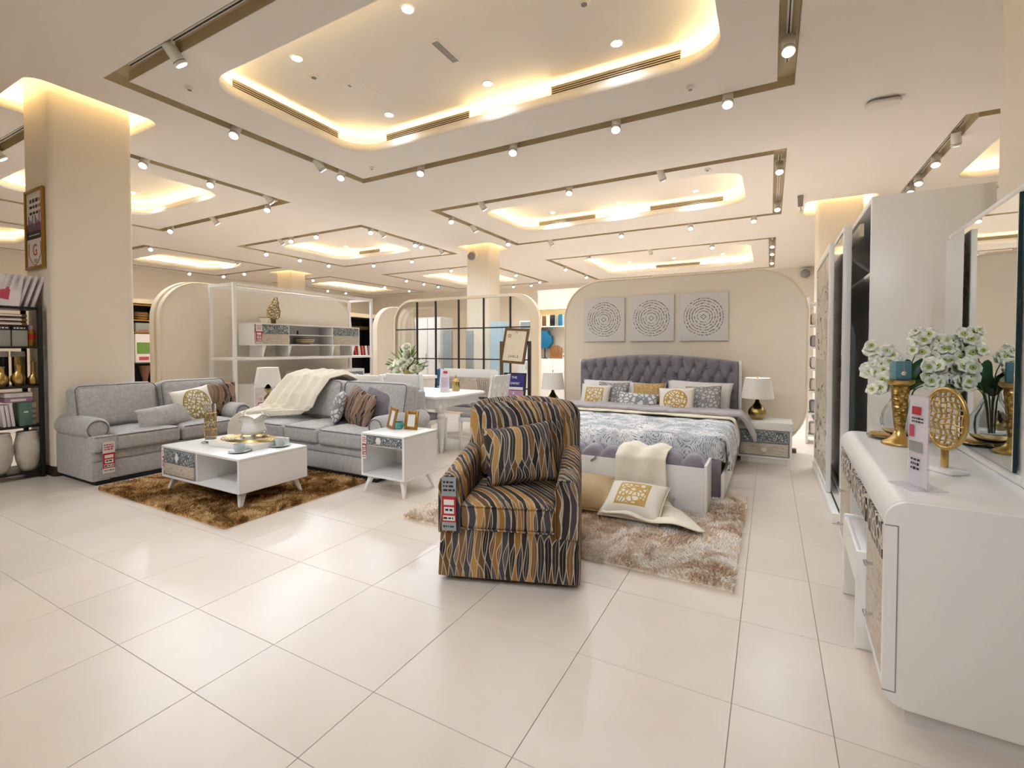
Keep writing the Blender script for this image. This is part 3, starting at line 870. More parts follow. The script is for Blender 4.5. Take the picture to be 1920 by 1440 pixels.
# ------------------------------------------------------------------ sofas
def piping(parent, pts, closed=True, r=.005):
    return MB().tube(pts, r, 6, closed=closed).build('piping', 'piping', parent)
def sofa(label, loc, rz, w, seat_x, back_x, arm_l=True, arm_r=True, D=.88):
    t = thing('sofa', label, 'sofa', loc, rz)
    MB().box(.03, .06, 0.0, w - .03, D - .04, .05).build('plinth', 'blackwood', t, smooth=False)
    b = MB().box(.0, .05, .045, w, D - .02, .30, bev=.012)
    b.box(.02, .035, .06, w - .02, .06, .225, bev=.008)
    b.build('base', 'sofa', t)
    MB().box(.0, .03, .235, w, .08, .31, bev=.01).build('front_band', 'sofa', t)
    MB().box(.07, .62, .28, w - .07, D, .84, bev=.04, seg=3).build('back_frame', 'sofa', t)
    xl = .17 if arm_l else 0.0
    xr = w - .17 if arm_r else w
    xs = [xl] + [x for x in seat_x] + [xr]
    for i, (a, c) in enumerate(zip(xs[:-1], xs[1:])):
        m = MB().soft(a + .004, .0, .305, c - .004, .64, .475, r=.045, n=11, bulge=(0, .0, .03), wr=.004, seed=i)
        if i == 0 and arm_l: m.soft(-.01, .0, .305, a + .03, .12, .465, r=.045, n=6)
        if i == len(xs) - 2 and arm_r: m.soft(c - .03, .0, .305, w + .01, .12, .465, r=.045, n=6)
        o = m.build('seat_cushion', 'sofa', t, ang=180)
        a2 = -.0 if (i == 0 and arm_l) else a + .02
        c2 = w + .0 if (i == len(xs) - 2 and arm_r) else c - .02
        for z in (.462, .318):
            piping(o, [(a2 + .012, .016, z), (a2 + .03, .006, z), (c2 - .03, .006, z), (c2 - .012, .016, z)], False)
    xb = [.015] + back_x + [w - .015]
    for i, (a, c) in enumerate(zip(xb[:-1], xb[1:])):
        M = T(0, .60, .46) @ R(-.2, 'X')
        o = MB().soft(a + .005, -.16, .0, c - .005, .05, .46, r=.07, n=12, bulge=(0, .035, .01), M=M, wr=.006, seed=i + 4).build('back_cushion', 'sofa', t, ang=180)
        P = [(M @ Vector((x, -.165, z))) for x, z in rrect(a + .03, .03, c - .03, .44, .05, 4)]
        piping(o, P)
    for on, x, sg in ((arm_l, 0.0, 1), (arm_r, w, -1)):
        if not on: continue
        cx = x + sg * .065
        m = MB().box(min(x - sg * .008, x + sg * .15), .042, .04, max(x - sg * .008, x + sg * .15), D - .01, .47, bev=.015)
        a = m.build('arm', 'sofa', t)
        prof = [(0, .0), (.07, .0), (.098, .012), (.108, .04), (.11, .3), (.108, .68), (.09, .73), (0, .735)]
        r = MB().lathe([(p, q) for p, q in prof], seg=24)
        bmesh.ops.transform(r.bm, matrix=T(cx, .085, .53) @ R(-PI / 2, 'X'), verts=r.bm.verts)
        r.build('roll', 'sofa', a, ang=60)
        ring = [(cx + .082 * math.cos(q), .083, .53 + .082 * math.sin(q)) for q in np.linspace(0, 2 * PI, 25)[:-1]]
        piping(a, ring)
        bx = x + sg * .135
        piping(a, [(bx, .04, .05), (bx, .04, .30)], False, .004)
    return t
sofa('two seat grey chenille sofa with rolled arms against the wide left pillar', (-5.55, 1.99, 0), PI / 2, 1.55, [.76], [.775])
sofa('long grey sofa under the cream throw facing the brown rug', (-5.25, 3.31, 0), 0, 1.94, [.58, 1.13], [.95], arm_l=False)
g = 'cushions on the grey sofas'
pil('cushion', 'white cushion with old gold shell print on the two seat sofa', 'medalgold', (-5.83, 3.02, .655), .5, .4, .13, PI / 2 + .25, -.3, -.1, g, 1)
pil('cushion', 'brown flame patterned cushion beside the white shell cushion on the two seat sofa', 'flame_pillow', (-5.98, 3.36, .68), .44, .42, .13, PI / 2 - .25, -.25, 0, g, 2)
pil('cushion', 'plain grey lumbar cushion lying in front on the two seat sofa', 'sofa', (-5.74, 2.68, .575), .56, .24, .13, PI / 2 + .1, -.35, -.08, g, 3, pinch=.03)
pil('cushion', 'white and grey embroidered cushion leaning at the left on the long sofa', 'greyprint', (-4.22, 3.70, .655), .38, .36, .15, -.75, -.3, 0, g, 4)
pil('cushion', 'brown flame cushion, left of the pair on the long sofa', 'flame_pillow', (-4.0, 3.72, .68), .42, .42, .16, -.5, -.3, .15, g, 5)
pil('cushion', 'brown flame cushion, right of the pair on the long sofa', 'flame_pillow', (-3.80, 3.64, .655), .4, .38, .16, -.3, -.35, .12, g, 6)
pil('cushion', 'plain taupe cushion behind the brown pair on the long sofa', 'velvet', (-3.72, 3.79, .69), .42, .38, .12, .1, -.28, .18, g, 7)
# cream throw over the long sofa
def throw_mesh(stations, nu, nv, amp, fr, seed, th=.012):
    m = MB()
    n = len(stations)
    def fn(u, v):
        f = v * (n - 1); i = min(n - 2, int(f)); q = f - i
        q = q * q * (3 - 2 * q) * .5 + q * .5
        a, b = stations[i], stations[i + 1]
        c = Vector(a[0]).lerp(Vector(b[0]), q); wv = Vector(a[1]).lerp(Vector(b[1]), q); nn = Vector(a[2]).lerp(Vector(b[2]), q).normalized()
        s = u - .5
        k = amp * (math.sin(fr * PI * u + 2.2 * math.sin(v * 4 + seed) + 3 * v) * .7 + noise.noise(Vector((u * 3 + seed, v * 3, 1))) * .8)
        return c + wv * s + nn * (amp * 1.1 + k * .8 + .006)
    m.grid(fn, nu, nv)
    return m
st = [((-4.84, 4.22, .66), (.70, 0, 0), (0, 1, .2)), ((-4.84, 4.20, .90), (.70, 0, 0), (0, .6, 1)), ((-4.84, 4.04, .965), (.72, 0, .0), (0, -.1, 1)), ((-4.86, 3.84, .935), (.74, .0, .0), (0, -1, .8)),
      ((-4.89, 3.69, .76), (.78, .02, .0), (0, -1, .3)), ((-4.93, 3.62, .60), (.82, .05, .0), (0, -.8, .6)), ((-4.98, 3.54, .53), (.78, .12, .0), (0, -.2, 1)), ((-5.06, 3.45, .52), (.60, .2, .0), (0, 0, 1)),
      ((-5.18, 3.36, .51), (.30, .24, 0), (-.1, -.1, 1)), ((-5.29, 3.29, .44), (.16, .16, 0), (-.6, -.6, .4)), ((-5.32, 3.26, .28), (.11, .10, 0), (-.7, -.7, 0))]
o = throw_mesh(st, 80, 110, .045, 9, 2).build('throw_blanket', 'cream', ang=180, recalc=False)
sm = o.modifiers.new('thick', 'SOLIDIFY'); sm.thickness = .012; sm.offset = 0
tag(o, 'cream knitted throw draped over the back of the long grey sofa', 'blanket')
price_tag((-5.538, 2.10, .415), PI / 2, .095, .3, 'red and white price tag hanging on the two seat grey sofa', 0.03)

# ------------------------------------------------------------------ coffee table and side table
def leg(parent, x, y, z0, sx, sy, top=.045, m='white'):
    M = MB()
    t = bmesh.new()
    rt, rb, ox = top / 2, .011, .05
    A = [t.verts.new((x + a * rt, y + b * rt, z0)) for a, b in ((-1, -1), (1, -1), (1, 1), (-1, 1))]
    Bv = [t.verts.new((x + sx * ox + a * rb, y + sy * ox + b * rb, 0)) for a, b in ((-1, -1), (1, -1), (1, 1), (-1, 1))]
    t.faces.new(A); t.faces.new(Bv[::-1])
    for i in range(4): t.faces.new((A[i], A[(i + 1) % 4], Bv[(i + 1) % 4], Bv[i]))
    bmesh.ops.recalc_face_normals(t, faces=t.faces)
    bmesh.ops.bevel(t, geom=t.edges[:], offset=.004, segments=2, affect='EDGES')
    M._merge(t)
    return M.build('leg', m, parent)
def knob(parent, x, y, z, r=.02, m='silver'):
    return MB().cyl((x, y, z), (x, y - .015, z), .007).ball((x, y - .02, z), (r, r * .5, r * 1.3), 8, 6).build('knob', m, parent)
# coffee table: local x 0..1.17, y 0..0.62
t = thing('coffee_table', 'low white coffee table with a mosaic drawer on the brown rug', 'table', (-4.84, 2.22, 0))
Wd, Dd, z0, z1, th = 1.17, .63, .145, .43, .022
MB().box(0, 0, z1 - th, Wd, Dd, z1, bev=.006).build('tabletop', 'white', t)
b = MB().box(0, 0, z0, Wd, Dd, z0 + th, bev=.006).box(0.001, .002, z0 + th, th, Dd - .002, z1 - th).box(Wd - th, .002, z0 + th, Wd - .001, Dd - .002, z1 - th)
b.box(th, Dd - .02, z0 + th, Wd - th, Dd - .004, z1 - th).build('carcass', 'white', t)
MB().box(.55, .006, z0 + th, .565, Dd - .02, z1 - th).build('divider', 'white', t, smooth=False)
d = MB().box(th + .004, .004, z0 + th + .004, .545, .02, z1 - th - .004, bev=.002).build('drawer', 'greyglass', t)
MB().box(.055, -.003, .285, .535, .005, z1 - th - .012, bev=.002).build('mosaic_panel', 'mosaic', d)
MB().box(.055, -.003, z0 + th + .012, .535, .005, .28, bev=.002).build('plain_panel', 'ashwood', d)
MB().prism([(.27, .295), (.30, .34), (.27, .385), (.24, .34)], 'y', -.008, -.003).build('diamond_inlay', 'white', d)
for x, sx in ((.09, -1), (Wd - .09, 1)):
    for y, sy in ((.08, -1), (Dd - .08, 1)): leg(t, x, y, z0, sx, sy, .055)
price_tag((-4.80, 2.216, .405), 0, .026, .2, 'narrow price tag on the left end of the coffee table drawer')
# side table
t = thing('side_table', 'white side table with a mosaic drawer beside the long grey sofa', 'table', (-3.26, 3.1, 0))
Wd, Dd, z0, z1 = .51, .46, .15, .545
MB().box(0, 0, z1 - th, Wd, Dd, z1, bev=.006).build('tabletop', 'white', t)
b = MB().box(0, 0, z0, Wd, Dd, z0 + th, bev=.006).box(0.001, .002, z0 + th, th, Dd - .002, z1 - th).box(Wd - th, .002, z0 + th, Wd - .001, Dd - .002, z1 - th)
b.box(th, Dd - .02, z0 + th, Wd - th, Dd - .004, z1 - th).box(th, .02, .425, Wd - th, Dd - .02, .437).build('carcass', 'white', t)
d = MB().box(th + .003, .002, .44, Wd - th - .003, .02, z1 - th - .003, bev=.002).build('drawer', 'greyglass', t)
MB().box(.075, -.004, .443, Wd - .03, .004, z1 - th - .006, bev=.002).build('mosaic_panel', 'mosaic', d)
MB().lathe([(0, 0), (.03, 0), (.034, .006), (.02, .012), (0, .014)], seg=6).build('medallion', 'paper', d, loc=(.22, -.003, .483), rot=(PI / 2, 0, 0))
for x, sx in ((.07, -1), (Wd - .07, 1)):
    for y, sy in ((.07, -1), (Dd - .07, 1)): leg(t, x, y, z0, sx, sy, .05)
price_tag((-3.215, 3.096, .52), 0, .05, .21, 'red and white price tag on the front of the side table')
# things on the coffee table
ZC = .43
t = thing('candle_vase', 'tall glass vase wrapped in gold lattice on the coffee table', 'vase', (-4.56, 2.50, ZC))
MB().lathe([(0, 0), (.075, 0), (.078, .008), (.07, .012), (0, .012)]).build('saucer', 'chrome', t)
MB().lathe([(.0, .012), (.045, .012), (.047, .03), (.046, .36), (.042, .36), (.043, .034), (0, .03)]).build('glass_cylinder', 'glass', t)
m = MB()
for k in range(10):
    for sg in (-1, 1):
        m.tube([(.048 * math.cos(sg * v * 2.4 + k * 2 * PI / 10), .048 * math.sin(sg * v * 2.4 + k * 2 * PI / 10), .06 + v * .22) for v in np.linspace(0, 1, 12)], .0028, 5)
for z in (.06, .13, .20, .28): m.tube([(.048 * math.cos(a), .048 * math.sin(a), z) for a in np.linspace(0, 2 * PI, 25)[:-1]], .004, 5, closed=True)
m.build('gold_lattice', 'gold', t)
t = thing('serving_tray', 'thick white tray with a gilded carved top on the coffee table', 'tray', (-4.16, 2.62, ZC), .12)
MB().box(-.28, -.19, 0, .28, .19, .05, bev=.004).build('tray_body', 'white2', t)
MB().box(-.265, -.175, .05, .265, .175, .053).build('inlay', 'creamsilk', t, smooth=False)
m = MB()
for k in range(5):
    a = .10 + .02 * k
    m.tube([(a * 1.6 * math.cos(q) + .0, a * .95 * math.sin(q), .055) for q in np.linspace(0, 2 * PI, 40)[:-1]], .004, 5, closed=True)
m.build('gilded_carving', 'gold', t)
t = thing('ornate_pot', 'white ceramic pot with silver rim and feet on the white tray', 'pot', (-4.16, 2.66, ZC + .058), .3)
def potf(u, v):
    a = 2 * PI * u
    prof = [(.05, .03), (.075, .035), (.088, .06), (.08, .10), (.07, .13), (.075, .155), (.10, .18)]
    f = v * (len(prof) - 1); i = min(len(prof) - 2, int(f)); q = f - i
    r = prof[i][0] * (1 - q) + prof[i + 1][0] * q; z = prof[i][1] * (1 - q) + prof[i + 1][1] * q
    sq = 1 / (abs(math.cos(a)) ** 4 + abs(math.sin(a)) ** 4) ** .25
    r *= sq
    z += v ** 3 * .02 * abs(math.cos(2 * a)) * 1.5
    return (r * math.cos(a), r * math.sin(a), z)
MB().grid(potf, 40, 22, cu=True, cap=True).build('body', 'white', t, ang=60)
m = MB()
for k in range(4):
    a = k * PI / 2 + PI / 4
    m.tube([(.06 * math.cos(a), .06 * math.sin(a), .05), (.095 * math.cos(a), .095 * math.sin(a), .03), (.10 * math.cos(a), .10 * math.sin(a), .01), (.08 * math.cos(a), .08 * math.sin(a), .006)], .012, 8)
    m.ball((.085 * math.cos(a), .085 * math.sin(a), .008), (.02, .02, .008))
m.build('scroll_foot', 'silver', t)
m = MB()
for sg in (-1, 1):
    m.tube([(sg * .075, 0, .06), (sg * .125, 0, .05), (sg * .135, 0, .075), (sg * .115, 0, .085)], .007, 6)
    m.tube([(sg * .085, 0, .18), (sg * .10, 0, .21), (sg * .092, 0, .235), (sg * .075, 0, .255)], [.009, .008, .006, .003], 6)
m.tube([potf(u, 1) for u in np.linspace(0, 1, 41)[:-1]], .006, 6, closed=True)
m.build('silver_rim', 'silver', t)
def cup(loc, rz, label):
    t = thing('cup_and_saucer', label, 'cup', loc, rz, 'pale blue cups on the coffee table')
    MB().lathe([(0, .002), (.04, 0), (.085, .012), (.086, .016), (.04, .006), (0, .006)], seg=28).build('saucer', 'cup', t)
    MB().lathe([(0, .006), (.03, .006), (.036, .02), (.046, .072), (.043, .072), (.033, .022), (0, .014)], seg=24).build('cup', 'cup', t)
    MB().tube([(.042 + .026 * math.sin(q), 0, .045 - .022 * math.cos(q)) for q in np.linspace(.2, PI - .2, 9)], .005, 6).build('handle', 'cup', t)
    return t
cup((-3.92, 2.38, ZC), .2, 'pale blue cup on a saucer near the front edge of the coffee table')
cup((-3.84, 2.70, ZC), .2, 'pale blue cup on a saucer at the far right of the coffee table')
# things on the side table
ZS = .545
def photo_frame(loc, rz, w, h, label, m='woodframe', tilt=-.18, roll=0):
    t = thing('photo_frame', label, 'picture frame', loc, rz, 'photo frames on the side table')
    M = R(tilt, 'X') @ R(roll, 'Y')
    b = .03
    f = MB()
    f.box(-w / 2, 0, 0, -w / 2 + b, .018, h, bev=.003, M=M).box(w / 2 - b, 0, 0, w / 2, .018, h, bev=.003, M=M).box(-w / 2 + b, 0, 0, w / 2 - b, .018, b, bev=.003, M=M).box(-w / 2 + b, 0, h - b, w / 2 - b, .018, h, bev=.003, M=M)
    f.build('frame', m, t)
    MB().box(-w / 2 + b, .007, b, w / 2 - b, .012, h - b, M=M).build('picture', 'paper', t, smooth=False)
    MB().box(-.02, .018, .02, .02, .022, h * .75, M=M).build('strut', m, t)
    return t
photo_frame((-3.26 + .10, 3.36, ZS), -.35, .135, .205, 'honey wood photo frame tilted at the left of the side table', roll=.12)
photo_frame((-2.95, 3.41, ZS), .1, .145, .175, 'gold wood photo frame standing upright at the right of the side table', 'goldframe')
t = thing('glass_bowl', 'small turquoise mosaic glass bowl between two photo frames', 'bowl', (-3.08, 3.40, ZS))
MB().lathe([(0, .004), (.03, 0), (.046, .012), (.048, .045), (.042, .065), (.039, .065), (.044, .045), (.042, .016), (0, .01)], seg=24).build('bowl', 'turq', t)
m = MB()
for k in range(12): m.ball((.048 * math.cos(k * PI / 6), .048 * math.sin(k * PI / 6), .032), .006, 6, 4)
m.build('beads', 'teal', t)

# ------------------------------------------------------------------ patterned armchair (local front is -y)
t = thing('armchair', 'flame patterned skirted armchair in brown, gold and slate, front centre', 'armchair', (-1.385, 2.615, 0), .337)
F = 'flame'
w2 = .385
m = MB()
# skirt with a light flare
def skirt(u, v):
    L = rrect(-w2, -.39, w2, .36, .02, 3)
    n = len(L); f = u * n; i = int(f) % n
    x, y = L[i]
    k = 1.0 + .03 * (1 - v) + .004 * math.sin(u * 90) * (1 - v)
    return (x * k, y * k, .035 + v * .275)
m.grid(skirt, 16, 6, cu=True)
L = rrect(-w2, -.39, w2, .36, .02, 3)
m.box(-w2 + .02, -.37, .05, w2 - .02, .34, .30)
m.build('skirt', F, t, ang=50)
for x in (-.3, .3):
    for y in (-.3, .27): MB().cyl((x, y, 0), (x, y, .05), .035, .035, 12).build('foot', 'blackwood', t)
o = MB().soft(-.27, -.41, .295, .27, .2, .455, r=.04, n=12, bulge=(0, .0, .025), wr=.004).build('seat_cushion', F, t, ang=180)
for z in (.44, .31): MB().tube([(-.262, -.36, z), (-.26, -.398, z), (-.24, -.412, z), (.24, -.412, z), (.26, -.398, z), (.262, -.36, z)], .005, 6).build('piping', F, o)
for sg in (-1, 1):
    def armf(u, v, sg=sg):
        y = -.40 + v * .70
        zt = .60 + .02 * math.sin(v * PI * .9) + .13 * max(0, v - .35) ** 1.2
        xi, xo = .265, .385 + .012 * math.sin(v * PI)
        zb = .28
        P = [(xi, zb), (xi, zt - .05), (xi + .012, zt - .015), (xi + .04, zt), (xo - .045, zt), (xo - .012, zt - .018), (xo, zt - .06), (xo, zb)]
        f = u * (len(P) - 1); i = min(len(P) - 2, int(f)); q = f - i
        x = P[i][0] * (1 - q) + P[i + 1][0] * q; z = P[i][1] * (1 - q) + P[i + 1][1] * q
        return (sg * x, y, z)
    m = MB().grid(armf, 22, 24)
    P0 = [armf(i / 21, 0) for i in range(22)]
    vs = [m.bm.verts.new(p) for p in P0]
    m.bm.faces.new(vs)
    bmesh.ops.remove_doubles(m.bm, verts=m.bm.verts, dist=1e-5)
    m.build('arm', F, t, ang=50)
    MB().tube([Vector(p) + Vector((0, -.004, 0)) for p in P0], .005, 6).build('piping', F, t)
Mb = T(0, .16, .40) @ R(-.2, 'X')
m = MB()
def backf(u, v):
    a = 2 * u - 1
    hw = .335 + .0 * v
    zt = .60 + .035 * (1 - a * a) - .05 * max(0, abs(a) - .86) / .14 * 1.2
    return (a, hw, zt)
m = MB().soft(-.38, -.03, -.12, .38, .20, .555, r=.08, n=16, bulge=(0, .02, .05), M=Mb)
m.build('backrest', F, t, ang=180)
o = MB().soft(-.275, -.11, .06, .275, .04, .53, r=.06, n=12, bulge=(0, .02, .03), M=Mb).build('back_cushion', F, t, ang=180)
pc = pil('cushion', 'flame patterned scatter cushion leaning in the matching armchair', F, (-1.345, 2.56, .66), .44, .37, .15, .337, -.38, -.16, None, 9)
# tag hanging from the left arm front
ca, sa = math.cos(.337), math.sin(.337)
def aw(x, y, z): return (-1.385 + ca * x - sa * y, 2.615 + sa * x + ca * y, z)
price_tag(aw(-.325, -.414, .595), .337, .082, .30, 'long grey and red price tag hanging on the armchair arm', 0, True)
# ------------------------------------------------------------------ bed wall panel and canvases
def arch_panel(name, loops2, axis, a0, a1, label, m='panel', edge=True):
    b = MB().prism(loops2, axis, a0, a1)
    o = struct(b.build(name, m, ang=30), label)
    if edge:
        P = [((p[0], a0 - .004, p[1]) if axis == 'y' else (a1 + .004, p[0], p[1])) for p in loops2]
        MB().tube(P, .012, 6, closed=True).build('edge_trim', 'paneledge', o)
    return o
arch_panel('wall_bed', rrect(-2.78, .04, .40, 2.30, .56, 12), 'y', 6.80, 6.92, 'large cream panel with rounded corners behind the bed')
struct(MB().box(-2.4, 6.83, 0, .30, 6.91, .05).build('trim_20', 'brownframe', smooth=False), 'brown foot under the cream bed panel')
for i, (x0, x1, lab) in enumerate(((-2.46, -1.845, 'left'), (-1.775, -1.16, 'middle'), (-1.085, -.485, 'right'))):
    c = (x0 + x1) / 2
    o = MB().box(-(x1 - x0) / 2, 0, -.32, (x1 - x0) / 2, .035, .32, bev=.003).build('canvas_print', 'mandala')
    o.location = (c, 6.755, 1.726)
    tag(o, '%s of three white square canvases printed with grey concentric rings' % lab, 'picture', 'ring canvases above the bed')

# ------------------------------------------------------------------ bed
t = thing('bed', 'grey velvet bed with a tall buttoned headboard and white side rails', 'bed', (-1.36, 4.34, 0))
HW = 1.035
for sg in (-1, 1): MB().box(min(sg * HW, sg * (HW - .03)), .0, .02, max(sg * HW, sg * (HW - .03)), 2.1, .235, bev=.008).build('side_rail', 'white2', t)
MB().box(-HW + .04, .02, .0, HW - .035, .12, .36, bev=.03, seg=3).build('footboard', 'velvet', t)
MB().box(-HW + .05, .1, .02, HW - .05, 2.12, .27, bev=.02).build('bed_base', 'velvet', t)
MB().soft(-HW + .05, .05, .26, HW - .05, 2.13, .47, r=.06, n=10).build('mattress', 'mattress', t, ang=180)
for sg in (-1, 1):
    MB().prism([(2.1, 0), (2.24, 0), (2.24, 1.15), (2.12, 1.15)], 'x', sg * HW - .016, sg * HW + .016, bev=.004).build('headboard_wing', 'white2', t)
zb = [1.045, .905, .765, .625]
def topz(x): return 1.135 + .085 * (1 - (x / HW) ** 2)
btn = []
nb = 14
pit = 2 * (HW - .09) / (nb - 1)
for j, dz in enumerate((.12, .265, .41, .555)):
    for i in range(nb - (j % 2)):
        x = -(HW - .09) + pit * (i + .5 * (j % 2))
        btn.append((x, topz(x) - dz - .0))
BT = np.array(btn)
def segs():
    L = []
    for i, a in enumerate(btn):
        for b in btn[i + 1:]:
            if abs(abs(a[0] - b[0]) - pit / 2) < .01 and abs(abs(a[1] - b[1]) - .145) < .03: L.append((a, b))
    for j, a in enumerate(btn[:nb]): L.append((a, (a[0], a[1] + .16)))
    return L
SG = segs()
SA = np.array([s[0] for s in SG]); SB = np.array([s[1] for s in SG])
def tuft(x, z, rad=.055):
    p = np.array([x, z])
    d = np.sqrt(((BT - p) ** 2).sum(1)).min()
    ab = SB - SA
    tt = np.clip(((p - SA) * ab).sum(1) / (ab ** 2).sum(1), 0, 1)
    q = np.sqrt(((SA + ab * tt[:, None] - p) ** 2).sum(1)).min()
    return -.045 * math.exp(-(d / .028) ** 2) - .022 * math.exp(-(q / .014) ** 2) + .012 * min(1, q / .05)
def hb(u, v):
    x = -HW + .018 + u * (2 * HW - .036)
    z = .30 + v * (topz(x) - .30)
    e = min(1, (topz(x) - z) / .04)
    return (x, 2.13 - .05 * math.sqrt(max(0, e * (2 - e))) - tuft(x, z) * (1 if e > .99 else e), z)
h = MB().grid(hb, 180, 90).build('headboard', 'velvet', t, ang=180)
MB().grid(lambda u, v: (-HW + .018 + u * (2 * HW - .036), 2.13 + .10 * v, topz(-HW + .018 + u * (2 * HW - .036))), 40, 2).grid(lambda u, v: (-HW + .018 + u * (2 * HW - .036), 2.23, .1 + v * (topz(-HW + .018 + u * (2 * HW - .036)) - .1)), 40, 2).build('headboard_back', 'velvet', h)
b0 = None
for x, z in btn:
    if z < .42: continue
    if b0 is None: b0 = MB().ball((0, 0, 0), (.013, .008, .013), 8, 6).build('button', 'velvet', h)
    else:
        b1 = b0.copy(); COL.objects.link(b1); b1.parent = h; b0l = b1
    (b0 if len(h.children) <= 2 else b1).location = (x, 2.11, z)
# bedding
def cover(y0, y1, xw, zt, drop0, drop1, amp, seed, nu=90, nv=40, tuck=0.0, foot=False):
    """sheet over the mattress: u across with drops at both sides, v along the bed"""
    def fn(u, v):
        y = y0 + (y1 - y0) * v
        drop = drop0 + (drop1 - drop0) * v
        L = 2 * xw + 2 * drop
        s = u * L - L / 2
        r = .06
        a = abs(s); sg = 1 if s > 0 else -1
        if a < xw - r: x, z = a, zt
        elif a < xw - r + r * PI / 2: q = (a - xw + r) / r; x, z = xw - r + r * math.sin(q), zt - r + r * math.cos(q)
        else:
            k = a - (xw - r + r * PI / 2); x, z = xw + .03 * math.sin(k * 8), zt - r - k
        z += amp * noise.noise(Vector((s * 2.6 + seed, y * 2.8, 0))) + .5 * amp * noise.noise(Vector((s * 7, y * 7, seed)))
        x += amp * 1.0 * noise.noise(Vector((s * 4, y * 6, seed + 3)))
        return (sg * x, y, z)
    return MB().grid(fn, nu, nv)
def duv(u, v):
    # quilted foot end falling behind the bench
    return None
m = cover(.14, 1.35, HW - .015, .50, .22, .20, .022, 1)
# rounded foot edge
def ft(u, v):
    L = 2 * (HW - .0) ; x = -HW + .02 + u * (L - .04)
    q = v * PI / 2
    c = min(1, (HW - abs(x)) / .10)
    return (x, .14 - .10 * math.sin(q) * c, .50 - .14 * (1 - math.cos(q)) * 1.0 - .05 * (1 - c))
m.grid(ft, 60, 8)
du = m.build('duvet', 'scallop', None, ang=180)
sm = du.modifiers.new('thick', 'SOLIDIFY'); sm.thickness = .03; sm.offset = 1
du.location = (-1.36, 4.34, 0)
tag(du, 'white quilted duvet printed with grey scallops spread over the bed', 'duvet')
m = cover(1.18, 1.36, HW + .005, .545, .24, .24, .01, 4, 90, 8)
o = m.build('cream_border', 'creamsilk', du, ang=180); sm = o.modifiers.new('thick', 'SOLIDIFY'); sm.thickness = .012; sm.offset = 1
def fold(u, v):
    xw = HW + .03
    s = (u - .5) * 2 * (xw + .33)
    a = abs(s); sg = 1 if s > 0 else -1
    y = 1.33 + .40 * v
    if a < xw: x, z = a, .555
    else:
        k = (a - xw) / .33
        x, z = xw + .15 * k, .555 - .27 * k ** 1.5
    z += .03 * math.sin(PI * v) + .014 * noise.noise(Vector((s * 5, y * 9, 2))) + .01 * noise.noise(Vector((s * 12, y * 4, 7)))
    return (sg * x, y + (.05 * max(0, a - xw) / .33), z)
o = MB().grid(fold, 110, 18).build('folded_sheet', 'sheet', du, ang=180); sm = o.modifiers.new('thick', 'SOLIDIFY'); sm.thickness = .03; sm.offset = 1
# bed pillows, back to front
g = 'cushions on the bed'
def bp(label, m, x, y, z, w, h, th, rz=0, tilt=-.35, roll=0, s=0, trim=None, pinch=.06):
    return pil('cushion', label, m, (x, y, z), w, h, th, rz, tilt, roll, g, s, pinch, trim)
bp('large white pillow at the left against the headboard', 'whitecloth', -1.96, 6.26, .69, .68, .40, .16, .03, -.45, 0, 21)
bp('large white pillow at the right against the headboard', 'whitecloth', -.78, 6.24, .70, .78, .42, .17, -.05, -.4, .03, 22)
bp('white pillow in the centre behind the gold quilted cushion', 'whitecloth', -1.42, 6.24, .68, .5, .38, .14, 0, -.4, 0, 23)
bp('grey lace cushion behind the gold square cushion at the left', 'greylace', -1.82, 6.12, .68, .42, .38, .13, .02, -.4, 0, 24)
bp('grey lace cushion at the right end of the bed row', 'greylace', -.70, 6.06, .675, .42, .38, .13, -.15, -.4, -.08, 25)
bp('gold quilted small cushion in the middle of the bed', 'goldquilt', -1.35, 6.10, .73, .40, .28, .12, 0, -.35, -.05, 26)
bp('white cushion with a gold square motif at the left of the bed', 'medalsq', -2.02, 5.98, .665, .40, .35, .14, .05, -.4, .03, 27)
bp('long white cushion with grey print in the middle front of the bed', 'greyprint', -1.45, 5.92, .625, .50, .26, .14, 0, -.4, .04, 28)
bp('white cushion with a round gold medallion at the right of the bed', 'medal', -.98, 5.90, .665, .42, .36, .15, -.05, -.4, -.06, 29)

# ------------------------------------------------------------------ bench at the foot
t = thing('storage_bench', 'long white storage bench with a tufted grey seat at the bed foot', 'bench', (-2.30, 3.90, 0))
BL = 1.885
for y in (0, .29): MB().box(.0225, y + .001, .012, BL - .0225, y + .021, .375, bev=.002).build('long_panel', 'white', t)
for x in (0, BL - .022): MB().box(x, .0, 0.01, x + .022, .312, .40, bev=.003).build('end_panel', 'white', t)
MB().box(.02, .02, .02, BL - .02, .29, .04).build('bottom', 'white', t, smooth=False)
nc = 11; cw = (BL - .05) / nc
def bt(u, v):
    x = .025 + u * (BL - .05); y = .012 + v * .288
    f = (x - .025) / cw % 1.0; gq = v * 1.5
    s = abs(math.sin(PI * f)) ** .5
    e = math.sqrt(max(0, 1 - (2 * v - 1) ** 4))
    dgl = .018 * math.exp(-((abs(f - .5) - .5) * cw / .02) ** 2)
    mid = .014 * math.exp(-((v - .55 - .0) / .05) ** 2) * (.4 + .6 * abs(math.cos(PI * f)))
    return (x, y, .37 + e * (.035 + .055 * s - dgl - mid))
top = MB().grid(bt, 176, 20).build('tufted_seat', 'velvet', t, ang=180)
for i in range(nc + 1 - 2):
    MB().ball((.025 + cw * (i + 1), .175, .415), (.012, .012, .008), 8, 6).build('button', 'velvet', top)
MB().tube([(.99, .012, .385), (.985, -.008, .36), (.96, -.01, .345), (.95, -.004, .335)], .008, 6).build('pull_tab', 'velvet', t)
